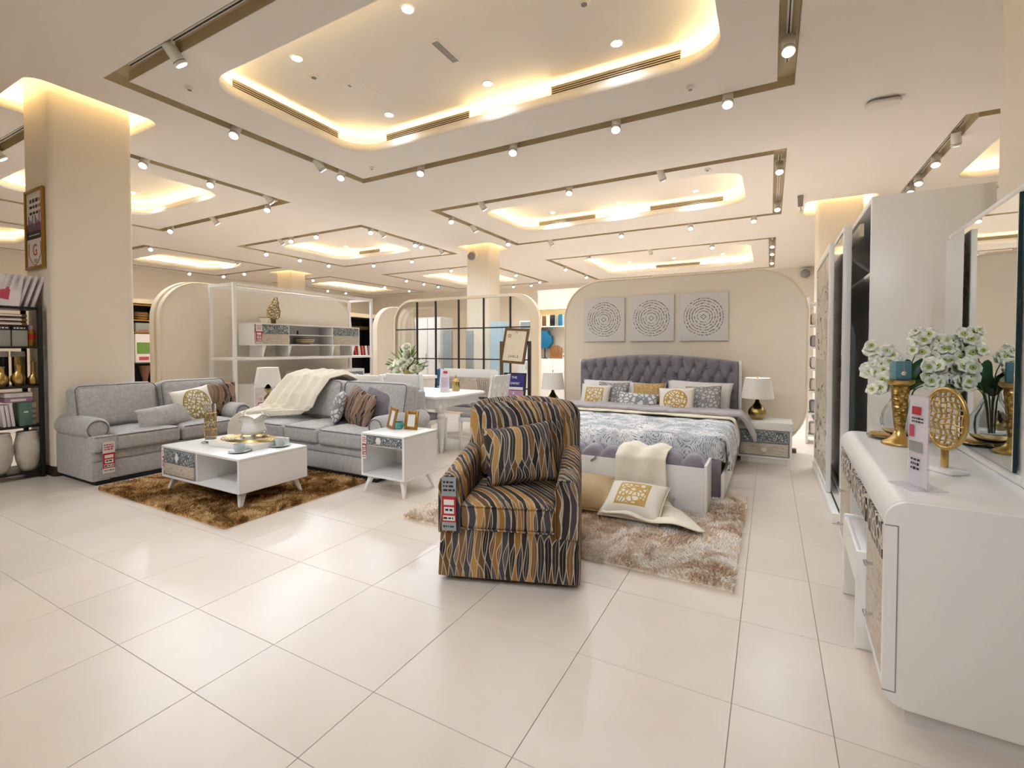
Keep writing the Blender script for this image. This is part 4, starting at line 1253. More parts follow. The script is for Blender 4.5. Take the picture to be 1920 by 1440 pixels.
# throw over the bench
st = [((-.90, 4.05, .47), (.40, 0, 0), (0, 0, 1)), ((-.91, 3.93, .46), (.40, 0, 0), (0, -.4, 1)), ((-.915, 3.865, .42), (.40, 0, 0), (0, -1, .2)), ((-.91, 3.86, .25), (.41, 0, 0), (0, -1, 0)),
      ((-.90, 3.85, .10), (.43, 0, 0), (0, -1, .1)), ((-.88, 3.80, .05), (.46, .0, 0), (0, -.5, 1)), ((-.84, 3.72, .045), (.56, .0, 0), (0, 0, 1)), ((-.80, 3.60, .045), (.68, -.06, 0), (0, 0, 1)), ((-.74, 3.46, .042), (.72, -.05, 0), (0, 0, 1)), ((-.76, 3.40, .06), (.70, -.05, 0), (0, -.3, 1)), ((-.76, 3.46, .075), (.6, -.05, 0), (0, 0, 1))]
o = throw_mesh(st, 54, 60, .02, 4, 5).build('throw_blanket', 'cream', ang=180, recalc=False)
sm = o.modifiers.new('thick', 'SOLIDIFY'); sm.thickness = .01; sm.offset = 0
tag(o, 'cream throw hanging over the front of the white storage bench onto the rug', 'blanket')
g = 'cushions on the beige rug'
pil('cushion', 'plain beige satin cushion lying on the rug beside the bench', 'beigesilk', (-1.28, 3.66, .14), .46, .44, .17, .35, -1.15, .12, g, 31, trim='beigesilk')
pil('cushion', 'white cushion with gold sequins lying on the cream throw', 'medalsq', (-.90, 3.60, .14), .46, .40, .17, -.1, -1.12, -.05, g, 32, trim='creamsilk')

# ------------------------------------------------------------------ nightstands and lamps
def nightstand(x0, label):
    t = thing('nightstand', label, 'nightstand', (x0, 6.02, 0), 0, 'nightstands beside the bed')
    w, d = .55, .43
    MB().box(.04, .03, 0, w - .04, d, .07, bev=.003).build('plinth', 'white2', t)
    b = MB().box(0, 0, .065, w, d, .09, bev=.005).box(0.001, .003, .09, .025, d - .002, .385).box(w - .025, .003, .09, w - .001, d - .002, .385).box(.025, d - .02, .09, w - .025, d - .003, .385)
    b.build('carcass', 'white2', t)
    MB().box(-.005, -.008, .385, w + .005, d, .475, bev=.008).build('top', 'white2', t)
    a = MB().box(.03, .0, .245, w - .03, .02, .38, bev=.002).build('drawer', 'greyglass', t)
    MB().box(.045, -.004, .262, w - .045, .004, .372, bev=.002).build('mosaic_panel', 'mosaic', a)
    b = MB().box(.03, .0, .095, w - .03, .02, .24, bev=.002).build('drawer', 'greyglass', t)
    MB().box(.04, -.004, .102, w - .04, .004, .234, bev=.002).build('plain_panel', 'sidefront', b)
    MB().ball((w / 2, -.012, .165), (.028, .012, .028), 10, 8).build('knob', 'paper', b)
    return t
nightstand(-.325, 'white two drawer nightstand at the right of the bed')
nightstand(-2.98, 'white nightstand at the left of the bed, mostly behind the armchair')
def gourd_lamp(x, y, z, label, h=.0):
    t = thing('table_lamp', label, 'lamp', (x, y, z), 0, 'gourd lamps beside the bed')
    MB().lathe([(0, 0), (.055, 0), (.06, .008), (.085, .03), (.098, .065), (.094, .10), (.075, .135), (.05, .165), (.03, .195), (.02, .225), (.016, .26), (0, .262)], seg=28).build('gourd_base', 'brass', t, ang=60)
    MB().cyl((0, 0, .26), (0, 0, .50), .007).ball((0, 0, .505), .01).build('stem', 'brass', t)
    MB().lathe([(.175, .25), (.135, .485), (.133, .485), (.173, .25)], seg=36).build('shade', 'lamp_shade', t)
    l = bpy.data.lights.new('bulb', 'POINT'); l.energy = 1.2; l.color = (1, .88, .7); l.shadow_soft_size = .04
    q = bpy.data.objects.new('bulb', l); COL.objects.link(q); q.parent = t; q.location = (0, 0, .37)
    return t
gourd_lamp(-.125, 6.22, .475, 'gold gourd lamp with a white shade on the right nightstand')
gourd_lamp(-2.73, 6.22, .475, 'white shaded lamp left of the bed, rising behind the armchair')

# ------------------------------------------------------------------ dressing table: local x = depth from front, y = along
t = thing('dressing_table', 'white dressing table with rounded edges and veined drawer fronts, right foreground', 'dressing table', (.355, 2.04, 0), -.03)
DD, DL, DH = .55, 1.62, .785
r = .07
MB().box(.07, .04, 0, DD - .02, DL - .04, .10).build('plinth', 'greywhite', t, smooth=False)
for i, y in enumerate((0, DL - .03)):
    MB().prism(rrect(0, .07, DD, DH, r, 8), 'y', y, y + .03, bev=.002).build('end_panel', 'white', t)
tp = []
for k in range(9): tp.append((r - r * math.cos(k / 8 * PI / 2), DH - r + r * math.sin(k / 8 * PI / 2)))
tp += [(DD, DH), (DD, DH - .03), (.06, DH - .03), (.03, DH - .08), (0, DH - .085)]
MB().prism(tp, 'y', .0305, DL - .0305).build('top', 'white', t, ang=30)
bp_ = [(r - r * math.cos(k / 8 * PI / 2), .07 + r - r * math.sin(k / 8 * PI / 2)) for k in range(9)] + [(DD, .07), (DD, .10), (.03, .15), (0, .15)]
MB().prism(bp_, 'y', .0305, .455).build('bottom_rail', 'white', t, ang=30)
MB().prism(bp_, 'y', 1.06, DL - .0305).build('bottom_rail', 'white', t, ang=30)
MB().box(DD - .02, .03, .10, DD, DL - .03, DH - .03).build('back_panel', 'inner', t, smooth=False)
for y in (.432, 1.05): MB().box(.004, y, .08, DD - .02, y + .022, DH - .05).build('divider', 'white', t, smooth=False)
# groove line on the near end
MB().box(.035, -.0012, .12, .039, .001, .70).box(-.0, -.0012, .698, .039, .001, .702).box(-.0, -.0012, .12, .039, .001, .124).build('groove', 'greyglass', t, smooth=False)
for y0, y1 in ((.035, .43), (.456, 1.048), (1.074, DL - .035)):
    d = MB().box(.008, y0 + .003, .555, .03, y1 - .003, .688, bev=.002).build('drawer', 'greywhite', t)
    MB().box(.0, y0 + .012, .56, .01, y1 - .012, .684, bev=.002).build('veined_panel', 'vein', d)
for y0, y1 in ((.035, .43), (1.074, DL - .035)):
    for z0, z1 in ((.355, .548), (.155, .348)):
        d = MB().box(.002, y0 + .003, z0, .03, y1 - .003, z1, bev=.002).build('drawer', 'ashwood', t)
        yc = (y0 + y1) / 2 + .02; zc = (z0 + z1) / 2 + .01
        MB().cyl((.004, yc, zc), (-.022, yc, zc), .006).cyl((-.022, yc - .018, zc), (-.022, yc + .018, zc), .007).build('handle', 'chrome', d)
# stool under it
t = thing('dressing_stool', 'white panel stool tucked half under the dressing table', 'stool', (.338, 2.50, 0), -.03)
for y in (0, .53): MB().box(.0, y, 0, .34, y + .022, .43, bev=.008).build('side_panel', 'white', t)
MB().box(.004, .022, .27, .024, .53, .42, bev=.004).build('apron', 'white', t)
MB().box(.31, .022, .27, .33, .53, .42, bev=.004).build('apron', 'white', t)
MB().box(.02, .02, .39, .32, .532, .415, bev=.006).build('seat', 'greywhite', t)
# mirror
t = thing('dressing_mirror', 'large framed mirror standing on the white dressing table', 'mirror', (.82, 2.42, .786), -.03)

MW, MH = 1.06, 1.15
b = MB().box(.012, 0, 0, .055, .05, MH, bev=.006).box(.012, MW - .03, 0, .055, MW, MH, bev=.006).box(.012, .05, MH - .03, .055, MW - .03, MH, bev=.006).box(.012, .05, 0, .055, MW - .03, .04, bev=.006)
b.build('frame', 'white', t)
MB().box(.02, .03, .02, .05, MW - .02, MH - .02).build('backing', 'white', t, smooth=False)
MB().box(.001, .085, .045, .012, MW - .02, MH - .035).build('bevel_edge', 'mirroredge', t, smooth=False)
MB().box(-.002, .088, .048, .0005, MW - .023, MH - .038).build('glass', 'mirror', t, smooth=False)

# ------------------------------------------------------------------ things on the dressing table
ZD = .786
t = thing('leaf_dish', 'flat gold leaf shaped dish under the glass vase', 'dish', (.655, 3.45, ZD))
MB().grid(lambda u, v: ((.03 + .12 * v) * math.cos(2 * PI * u) * 1.0, (.03 + .12 * v) * math.sin(2 * PI * u) * (1.0 + .25 * math.sin(2 * PI * u)), .004 + .012 * v * v + .003 * math.sin(2 * PI * u * 9) * v), 60, 6, cu=True).lathe([(0, .004), (.03, .004)], seg=60).build('dish', 'gold', t, recalc=False)
m = MB()
for k in range(9):
    a = 2 * PI * k / 9
    m.tube([(.02 * math.cos(a), .02 * math.sin(a), .008), (.14 * math.cos(a), .14 * math.sin(a), .021)], .003, 5)
m.build('vein', 'gold', t)
t = thing('orchid_vase', 'round clear glass vase of white orchids before the mirror', 'vase', (.66, 3.42, ZD + .022))
MB().lathe([(0, 0), (.05, 0), (.085, .03), (.098, .08), (.09, .13), (.06, .19), (.036, .235), (.034, .27), (.04, .29), (.037, .29), (.031, .268), (.033, .233), (.056, .188), (.086, .128), (.093, .08), (.081, .034), (.048, .008), (0, .008)], seg=32).build('glass', 'glass', t)
sprays = [  # stem paths (x toward mirror, y, z) and flower spans
    [(0, 0, .05), (-.01, 0, .26), (-.05, .0, .40), (-.12, .02, .47), (-.19, .04, .52)],
    [(0, .01, .05), (.0, .02, .26), (.01, .02, .44), (.03, .02, .55), (-.03, .03, .58)],
    [(.01, 0, .05), (.02, -.01, .26), (.07, .0, .44), (.13, .02, .54), (.18, .05, .57)],
    [(0, -.01, .05), (-.01, -.02, .25), (-.07, -.02, .36), (-.13, -.01, .38), (-.18, 0, .36)],
    [(.01, -.01, .05), (.03, -.04, .26), (.06, -.06, .36), (.10, -.04, .40), (.14, .03, .41)],
    [(-.01, .0, .05), (-.02, -.03, .25), (-.06, -.04, .31), (-.10, -.05, .30), (-.14, -.06, .27)],
    [(.01, .0, .05), (.03, -.03, .25), (.08, -.05, .30), (.13, -.04, .31), (.16, -.02, .29)]]
def cat(P, f):
    f *= len(P) - 1; i = min(len(P) - 2, int(f)); q = f - i
    p0, p1, p2, p3 = [Vector(P[max(0, min(len(P) - 1, k))]) for k in (i - 1, i, i + 1, i + 2)]
    return .5 * ((2 * p1) + (p2 - p0) * q + (2 * p0 - 5 * p1 + 4 * p2 - p3) * q * q + (3 * p1 - p0 - 3 * p2 + p3) * q ** 3)
def flower_mesh():
    m = MB()
    for k in range(5):
        a = 2 * PI * k / 5
        def pf(u, v, a=a, k=k):
            L = .032 if k % 2 else .028
            w = .021 * math.sin(PI * min(1, .14 + u * .86)) ** .5 + .002
            s = (v - .5) * 2 * w
            x = u * L; z = .010 * u * u + .004 * (1 - (2 * v - 1) ** 2) + .004 * math.sin(u * 7 + v * 5)
            return (x * math.cos(a) - s * math.sin(a), x * math.sin(a) + s * math.cos(a), z)
        m.grid(pf, 5, 4)
    return m
fl0 = None
rd = random.Random(4)
sprays = [[(x * 1.08 + .035 * max(0, z - .2) / .2, y, z) for x, y, z in P] for P in sprays]
for si, P in enumerate(sprays):
    MB().tube([cat(P, f) for f in np.linspace(0, 1, 16)], [.0035 - .0015 * f for f in np.linspace(0, 1, 16)], 6).build('stem', 'stem', t)
    nfl = 16
    for k in range(nfl):
        f = .56 + .44 * k / (nfl - 1)
        p = cat(P, f) + Vector((rd.uniform(-.022, .022), rd.uniform(-.03, .02), rd.uniform(-.025, .028)))
        if fl0 is None:
            fl0 = flower_mesh().build('orchid_flower', 'petal', t, ang=180, recalc=False)
            e0 = MB().ball((0, 0, .007), (.0032, .0032, .004), 8, 6).build('flower_heart', 'eye', fl0)
            l0 = MB().lathe([(0, .002), (.008, .003), (.012, .008)], seg=8).build('flower_throat', 'petal2', fl0)
            o = fl0
        else:
            o = fl0.copy(); COL.objects.link(o); o.parent = t
            for ch in (e0, l0):
                c = ch.copy(); COL.objects.link(c); c.parent = o
        o.location = p
        dirv = Vector((rd.uniform(-.7, .5) - .2, -1, rd.uniform(-.1, .6)))
        o.rotation_euler = dirv.to_track_quat('Z', 'Y').to_euler()
        s_ = rd.uniform(1.05, 1.35) * (1 if k < nfl - 2 else .6)
        o.scale = (s_, s_, s_)
def leafm(P, w):
    def fn(u, v):
        c = cat(P, u); d = (cat(P, min(1, u + .03)) - cat(P, max(0, u - .03))).normalized()
        sd = d.cross(Vector((0, -1, .2))).normalized()
        ww = w * (math.sin(PI * min(1, .06 + u * .94)) ** .55)
        return c + sd * (v - .5) * 2 * ww + Vector((0, -1, 0)) * abs(v - .5) * ww * .5
    return MB().grid(fn, 12, 5)
for P, w in (([(0, 0, .25), (.02, -.02, .32), (.06, -.02, .40), (.12, 0, .45)], .026), ([(0, .01, .25), (-.03, .01, .33), (-.09, .0, .37), (-.13, .0, .34)], .028), ([(.01, 0, .26), (.03, .0, .36), (.02, .0, .44)], .028),
             ([(0, -.02, .25), (.06, -.04, .31), (.13, -.03, .34)], .018), ([(0, -.01, .25), (-.02, -.04, .30), (-.07, -.05, .29)], .016), ([(.0, .02, .26), (.08, .05, .36), (.15, .06, .44)], .03)):
    leafm(P, w).build('leaf', 'leaf', t, ang=180, recalc=False)
t = thing('candle_stand', 'hammered gold pedestal stand carrying a teal candle', 'candle holder', (.62, 3.25, ZD))
MB().lathe([(0, 0), (.078, 0), (.08, .008), (.074, .016), (.05, .028), (.03, .05), (.022, .08), (.02, .10), (0, .10)], seg=32).build('foot', 'gold', t, ang=60)
m = MB()
def hm(u, v):
    w = .020 + .024 * v * (1 - .2 * v) ; a = 2 * PI * u
    sq = 1 / max(abs(math.cos(a)), abs(math.sin(a))) ** .8
    k = 1 + .06 * math.sin(v * 40) * math.cos(3 * a)
    return (w * sq * math.cos(a) * k, w * sq * math.sin(a) * k * .8, .07 + v * .25)
m.grid(hm, 28, 40, cu=True, cap=True)
m.build('hammered_column', 'goldhammer', t, ang=60)
MB().lathe([(0, .315), (.03, .315), (.055, .33), (.062, .34), (.062, .352), (0, .352)], seg=28).build('plate', 'gold', t, ang=50)
t = thing('square_candle', 'square teal candle with a silver charm on the gold stand', 'candle', (.62, 3.25, ZD + .353), .2)
MB().box(-.036, -.036, 0, .036, .036, .10, bev=.003).build('wax', 'teal', t)
MB().lathe([(0, 0), (.012, .002), (.008, .005), (0, .005)], seg=10).build('charm', 'silver', t, loc=(0, -.037, .035), rot=(PI / 2, 0, 0))
MB().tube([(0, -.037, .035), (.004, -.038, .05), (-.003, -.038, .065), (0, -.037, .08)], .003, 5).build('charm_chain', 'silver', t)
# acrylic leaflet stand
t = thing('leaflet_stand', 'clear acrylic stand with a lilac price leaflet on the dressing table', 'sign', (.47, 2.315, ZD), -1.22)
MB().box(-.035, -.05, 0, .10, .075, .003).build('base', 'acrylic', t, smooth=False)
MB().box(.0, -.003, .003, .105, .0, .345).build('front_sheet', 'acrylic', t, smooth=False)
MB().box(.004, .0004, .01, .101, .002, .338).build('leaflet', 'lilac', t, smooth=False)
MB().box(.0, .0022, .003, .105, .005, .345).build('back_sheet', 'acrylic', t, smooth=False)
MB().box(.022, -.0038, .275, .07, -.003, .305).build('red_heading', 'red', t, smooth=False)
MB().box(.01, -.0036, .19, .035, -.003, .235).build('picture_block', 'rose', t, smooth=False)
MB().box(.01, -.0036, .135, .08, -.003, .175).build('picture_block', 'greybox', t, smooth=False)
dashes(t, T(.052, -.003, .255), .06, .025, 2, 'ink', 4); dashes(t, T(.045, -.003, .09), .05, .05, 3, 'ink', 7)
# gold lattice fan
t = thing('lattice_fan', 'round gold lattice ornament on a white marble foot before the mirror', 'ornament', (.655, 2.63, ZD), -1.0)
MB().prism(rrect(-.07, -.045, .07, .045, .01), 'z', 0, .018, bev=.003).build('foot', 'white', t)
MB().box(-.014, -.006, .018, .014, .006, .12, bev=.003).build('post', 'gold', t)
m = MB()
RX, RZ, zc = .088, .125, .225
m.tube([(RX * math.cos(a), 0, zc + RZ * math.sin(a)) for a in np.linspace(0, 2 * PI, 49)[:-1]], .009, 8, closed=True)
for k in range(-3, 4):
    x = k * .024; hh = RZ * math.sqrt(max(0, 1 - (x / RX) ** 2))
    m.tube([(x + .004 * math.sin(z * 60), .004 * math.cos(z * 90 + k), zc + z) for z in np.linspace(-hh, hh, 22)], .0042, 6)
for k in range(-5, 6):
    z = k * .023; hh = RX * math.sqrt(max(0, 1 - (z / RZ) ** 2))
    m.tube([(x, .004 * math.sin(x * 90 + k), zc + z + .004 * math.sin(x * 70)) for x in np.linspace(-hh, hh, 18)], .0038, 6)
m.build('lattice', 'gold', t, ang=60)

# ------------------------------------------------------------------ wardrobe
t = thing('wardrobe', 'tall white sliding door wardrobe standing open beside the dressing table', 'wardrobe', (.42, 4.22, 0))
WH, WL = 2.39, 1.86
MB().box(0, .0, 0, .62, WL, .075, bev=.004).build('plinth', 'white', t)
for x in (.045, .115): MB().box(x, .02, .0752, x + .012, WL - .02, .078).build('door_track', 'black', t, smooth=False)
MB().box(.205, 0, .075, .86, .03, WH, bev=.003).build('side_panel', 'white', t)
MB().box(.205, WL - .03, .075, .86, WL, WH, bev=.003).build('side_panel', 'white', t)
MB().box(.205, .03, WH - .04, .86, WL - .03, WH, bev=.002).build('top_panel', 'white', t)
MB().box(.20, .45, 2.20, .225, WL, 2.30).build('door_rail', 'paneledge', t, smooth=False)
MB().box(.83, .03, .075, .86, WL - .03, WH - .04).build('back_panel', 'darkin', t, smooth=False)
MB().box(.23, .03, .075, .83, .034, WH - .04).build('side_lining', 'darkin', t, smooth=False)
MB().box(.24, .034, 1.86, .83, WL - .034, 1.885, bev=.001).build('shelf', 'white', t)
MB().box(.24, .034, .075, .83, WL - .034, .095).build('floor_board', 'darkin', t, smooth=False)
MB().box(.26, .34, .095, .83, .365, 1.86).build('divider', 'greywhite', t, smooth=False)
MB().box(.27, .034, .86, .83, .34, .88).build('shelf', 'white', t, smooth=False)
# far door with print, near dark glass door
d = MB().box(.01, .585, .08, .045, .62, 2.20, bev=.002).box(.01, WL - .03, .08, .045, WL, 2.20, bev=.002).box(.01, .62, .08, .045, WL - .03, .13, bev=.002).box(.01, .62, 2.13, .045, WL - .03, 2.20, bev=.002).build('door', 'white', t)
MB().box(.02, .61, .12, .038, WL - .02, 2.14).build('door_print', 'doorfront', d, smooth=False)
MB().box(.016, .62, .98, .0195, WL - .03, 1.20).build('carved_band', 'ashwood', d, smooth=False)
m = MB()
rd = random.Random(2)
for k in range(24):
    y, z = rd.uniform(.66, WL - .08), rd.choice([rd.uniform(1.25, 2.1), rd.uniform(.2, .95)])
    q = rd.uniform(.02, .09)
    m.tube([(.0165, y, z), (.0165, y + q * .5, z + q * rd.uniform(-.2, .8)), (.0165, y + q, z + q * rd.uniform(-.5, .5))], .0035, 4)
m.build('branch_relief', 'vent', d)
d = MB().box(.10, .50, .08, .155, .56, 2.31, bev=.003).box(.10, WL - .05, .08, .145, WL, 2.31, bev=.003).box(.10, .55, .08, .145, WL - .05, .12, bev=.003).box(.10, .55, 2.27, .145, WL - .05, 2.31, bev=.003).build('door', 'white', t)
MB().box(.105, .55, .1, .135, WL - .04, 2.28).build('dark_panel', 'darkglass', d, smooth=False)
h = MB().box(.096, .512, 1.02, .101, .548, 1.26, bev=.001).build('pull_handle', 'chrome', d)
MB().box(.094, .521, 1.06, .0965, .54, 1.12).box(.094, .521, 1.15, .0965, .54, 1.22).build('pull_recess', 'black', d, smooth=False)
# ------------------------------------------------------------------ left display wall with white shelving frame
arch_panel('wall_display', rrect(3.50, .02, 6.98, 2.29, .55, 12), 'x', -7.72, -7.60, 'cream rounded display panel behind the white shelving frame')
MB().prism(rrect(3.475, .0, 7.02, 2.32, .58, 12), 'x', -7.84, -7.725).build('rear_panel', 'paneledge', bpy.data.objects['wall_display'], ang=30)
arch_panel('wall_divider', rrect(7.72, .02, 9.0, 2.24, .52, 12), 'x', -7.74, -7.60, 'narrow cream panel with a rounded top left of the glass partition')
t = thing('shelving_frame', 'white metal shelving frame with one long shelf before the cream display panel', 'shelf', (-6.88, 4.13, 0))
for x in (0, -.6):
    for y in (0, 2.70): MB().box(x - .022, y - .022, 0, x + .022, y + .022, 2.27, bev=.003).build('post', 'white2', t)
for x in (0, -.6): MB().box(x - .022, .022, 2.225, x + .022, 2.678, 2.268).build('top_rail', 'white2', t, smooth=False)
for y in (0, 2.70): MB().box(-.578, y - .022, 2.226, -.022, y + .022, 2.267).build('top_rail', 'white2', t, smooth=False)
MB().box(-.62, -.02, 1.125, .02, 2.72, 1.165, bev=.003).build('shelf_board', 'white2', t)
MB().box(-.62, -.02, .04, .02, 2.72, .08, bev=.003).build('shelf_board', 'white2', t)
# hutch on the shelf
t = thing('wall_hutch', 'long white hutch with mosaic doors standing on the white shelf', 'cabinet', (-7.06, 4.53, 1.166))
L, D, z0, z1 = 2.17, .38, .185, .54
MB().box(-D, 0, z1 - .02, 0, L, z1, bev=.003).box(-D, 0, z0, 0, L, z0 + .02, bev=.003).box(-D + .001, 0.001, z0 + .02, -.004, .02, z1 - .02).box(-D + .001, L - .02, z0 + .02, -.004, L - .001, z1 - .02).box(-D, .02, z0, -D + .015, L - .02, z1).build('carcass', 'white', t)
for y in (.62, 1.52): MB().box(-D + .015, y, z0 + .02, -.01, y + .018, z1 - .02).build('divider', 'white', t, smooth=False)
MB().box(-D + .015, .638, .355, -.008, 1.52, .37).build('niche_shelf', 'white', t, smooth=False)
for y0, y1 in ((.022, .618), (1.54, 2.148)):
    d = MB().box(-.02, y0, z0 + .022, -.002, y1, z1 - .022, bev=.002).build('door', 'ashwood', t)
    MB().box(-.006, y0 + .005, .37, .003, y1 - .005, z1 - .025, bev=.002).build('mosaic_panel', 'mosaic', d)
for y in (.16, .62, 1.52, 2.0):
    MB().prism([(0, 0), (.02, 0), (.02, .03), (.075, .19), (0, .19)], 'x', -.36, -.02).build('bracket', 'white2', t).location = (0, y, 0)
price_tag((-7.052, 4.62, 1.69), PI / 2, .10, .33, 'red and white price tag on the left door of the white hutch')
t = thing('coral_ornament', 'pierced brown coral shaped ornament on top of the white hutch', 'ornament', (-7.2, 4.97, 1.706))
def cz(v): return .07 + .37 * v
m = MB()
out = [(-.10, .10), (-.11, .22), (-.06, .30), (-.02, .33), (.02, .43), (.07, .44), (.08, .34), (.12, .22), (.11, .12), (.06, .08), (-.05, .07)]
m.tube([(0, a, b) for a, b in out], .010, 6, closed=True)
for k in range(8):
    z = .10 + k * .042
    y0 = -.11 + max(0, (z - .22)) * .5; y1 = .115 - max(0, z - .25) * .2
    m.tube([(.008 * math.sin(q * 9 + k), y0 + (y1 - y0) * q, z + .012 * math.sin(q * 14 + k)) for q in np.linspace(.05, .95, 12)], .007, 5)
for k in range(7):
    y = -.08 + k * .028
    m.tube([(.008, y + .010 * math.sin(z * 60 + k), z) for z in np.linspace(.085, .26 + .02 * k, 10)], .007, 5)
m.build('lattice', 'brass', t)
for y in (-.03, .0, .03): MB().cyl((0, y, 0), (0, y, .085), .014, .012, 8).build('leg', 'brownframe', t)
t = thing('cream_bowl', 'small cream bowl with dark rim beside the coral ornament', 'bowl', (-7.18, 4.80, 1.706))
MB().lathe([(0, 0), (.03, 0), (.035, .012), (.075, .07), (.078, .09), (.07, .09), (.03, .03), (0, .025)], seg=20).build('bowl', 'creamsilk', t)
MB().tube([(.074 * math.cos(a), .074 * math.sin(a), .09) for a in np.linspace(0, 2 * PI, 21)[:-1]], .005, 5, closed=True).build('rim', 'brownframe', t)
t = thing('woven_bowl', 'brown woven bowl in the open niche of the white hutch', 'bowl', (-7.22, 5.58, 1.372))
MB().lathe([(0, 0), (.07, 0), (.13, .04), (.17, .10), (.16, .10), (.12, .045), (0, .015)], seg=24).build('bowl', 'brownframe', t)
m = MB()
for z, r_ in ((.03, .115), (.055, .145), (.08, .16)): m.tube([(r_ * math.cos(a), r_ * math.sin(a), z) for a in np.linspace(0, 2 * PI, 25)[:-1]], .007, 5, closed=True)
m.build('woven_band', 'creamsilk', t)
t = thing('dark_figurine', 'tiny black figurine on the upper niche shelf of the white hutch', 'ornament', (-7.2, 5.42, 1.537))
MB().lathe([(0, 0), (.03, 0), (.03, .01), (.012, .02), (.018, .05), (.006, .075), (0, .08)], seg=10).build('figure', 'black', t)
def chest(loc, L, h, label, rows=2, D=.42):
    t = thing('drawer_chest', label, 'chest', loc)
    MB().box(-D, 0, 0, 0, L, h, bev=.004).build('carcass', 'white', t)
    for k in range(rows):
        a, b = .04 + (h - .07) * k / rows, .04 + (h - .07) * (k + 1) / rows - .012
        d = MB().box(-.004, .02, a, .008, L - .02, b, bev=.002).build('drawer', 'greywhite', t)
        MB().box(.006, L * .5, a + .012, .011, L - .04, b - .012, bev=.001).build('mosaic_panel', 'mosaic', d)
    return t
chest((-6.95, 4.46, .081), .66, .66, 'white drawer chest behind the lamp in the shelving frame', 3)
chest((-7.0, 5.34, .081), 1.42, .83, 'long grey white sideboard low in the shelving frame behind the sofa', 2)
price_tag((-6.938, 4.56, .56), PI / 2, .085, .26, 'red price tag on the white drawer chest behind the lamp')
t = thing('corner_table', 'grey corner table between the two sofas carrying the white shaded lamp', 'table', (-5.82, 3.98, 0))
MB().box(-.36, -.34, .455, .40, .34, .495, bev=.006).build('tabletop', 'greywhite', t)
MB().box(-.32, -.30, .34, .36, .30, .455).build('apron', 'brownbox', t, smooth=False)
for x in (-.33, .37):
    for y in (-.31, .31): MB().box(x - .02, y - .02, 0, x + .02, y + .02, .455).build('leg', 'greywhite', t, smooth=False)
t = thing('table_lamp', 'tapered white shade lamp with a twisted brass base on the corner table', 'lamp', (-5.88, 3.97, .496))
MB().lathe([(0, 0), (.06, 0), (.062, .015), (.045, .03), (.035, .045), (.02, .06), (.03, .085), (.052, .115), (.056, .14), (.04, .17), (.018, .20), (.02, .22), (.042, .25), (.048, .275), (.03, .30), (.012, .33), (.008, .36), (0, .36)], seg=6).build('twisted_base', 'brass', t, ang=20)
MB().cyl((0, 0, .34), (0, 0, .53), .006).build('stem', 'brass', t)
MB().lathe([(.165, .34), (.128, .555), (.126, .555), (.163, .34)], seg=32).build('shade', 'lamp_shade', t)
l = bpy.data.lights.new('bulb', 'POINT'); l.energy = 1.0; l.color = (1, .9, .75); l.shadow_soft_size = .04
q = bpy.data.objects.new('bulb', l); COL.objects.link(q); q.parent = t; q.location = (0, 0, .45)

# ------------------------------------------------------------------ glass partition
PX0, PX1, PZ, PY = -7.14, -3.68, 2.33, 7.80
t = thing('glass_partition', 'wide glazed partition with black glazing bars and a rounded cream frame', 'partition', (0, PY, 0))
lo = rrect(PX0, 0.0, PX1, PZ, .50, 12)
def archl(x0, z0, x1, z1, r):
    P = [(x0, z0), (x1, z0)]
    for k in range(13):
        a = k / 12 * PI / 2; P.append((x1 - r + r * math.cos(a), z1 - r + r * math.sin(a)))
    for k in range(13):
        a = PI / 2 + k / 12 * PI / 2; P.append((x0 + r + r * math.cos(a), z1 - r + r * math.sin(a)))
    return P
oL, iL = archl(PX0, 0, PX1, PZ, .50), archl(PX0 + .03, .10, PX1 - .17, PZ - .05, .44)
m = MB()
N_ = len(oL)
m.grid(lambda u, v: [(oL[int(round(u * N_)) % N_][0], -.05, oL[int(round(u * N_)) % N_][1]), (iL[int(round(u * N_)) % N_][0], -.05, iL[int(round(u * N_)) % N_][1]), (iL[int(round(u * N_)) % N_][0], .05, iL[int(round(u * N_)) % N_][1]), (oL[int(round(u * N_)) % N_][0], .05, oL[int(round(u * N_)) % N_][1])][int(round(v * 4)) % 4], N_, 4, cu=True, cv=True)
m.build('frame', 'paneledge', t, ang=30)
bx = [PX0 + .03, -6.537, -6.046, -5.474, -4.884, -4.294, PX1 - .17]
bz = [.10, .55, 1.09, 1.70, PZ - .06]
for x in bx[1:-1]: MB().box(x - .011, -.02, .1, x + .011, .02, PZ - .055).build('glazing_bar', 'black', t, smooth=False)
for z in bz[1:-1]: MB().box(PX0 + .03, -.018, z - .011, PX1 - .17, .018, z + .011).build('glazing_bar', 'black', t, smooth=False)
for i, (x0, x1) in enumerate(zip(bx[:-1], bx[1:])):
    for j, (a, b) in enumerate(zip(bz[:-1], bz[1:])):
        if j == 3 and i in (0, 5):
            sg = 1 if i == 5 else -1
            P = [(x0 + .002, a), (x1 - .002, a)]
            arc = [q for q in iL if (q[0] > x0 if i == 5 else q[0] < x1) and q[1] > a]
            arc = sorted(arc, key=lambda q: q[1]) if i == 5 else sorted(arc, key=lambda q: -q[1])
            P = ([(x0, a)] + [(x1, a)] + arc + [(x0, b)]) if i == 5 else ([(x0, a), (x1, a), (x1, b)] + arc)
            MB().prism(P, 'y', -.003, .003).build('pane', 'pane', t, smooth=False)
        else:
            MB().box(x0 + .002, -.003, a + .002, x1 - .002, .003, b - .002).build('pane', 'pane', t, smooth=False)

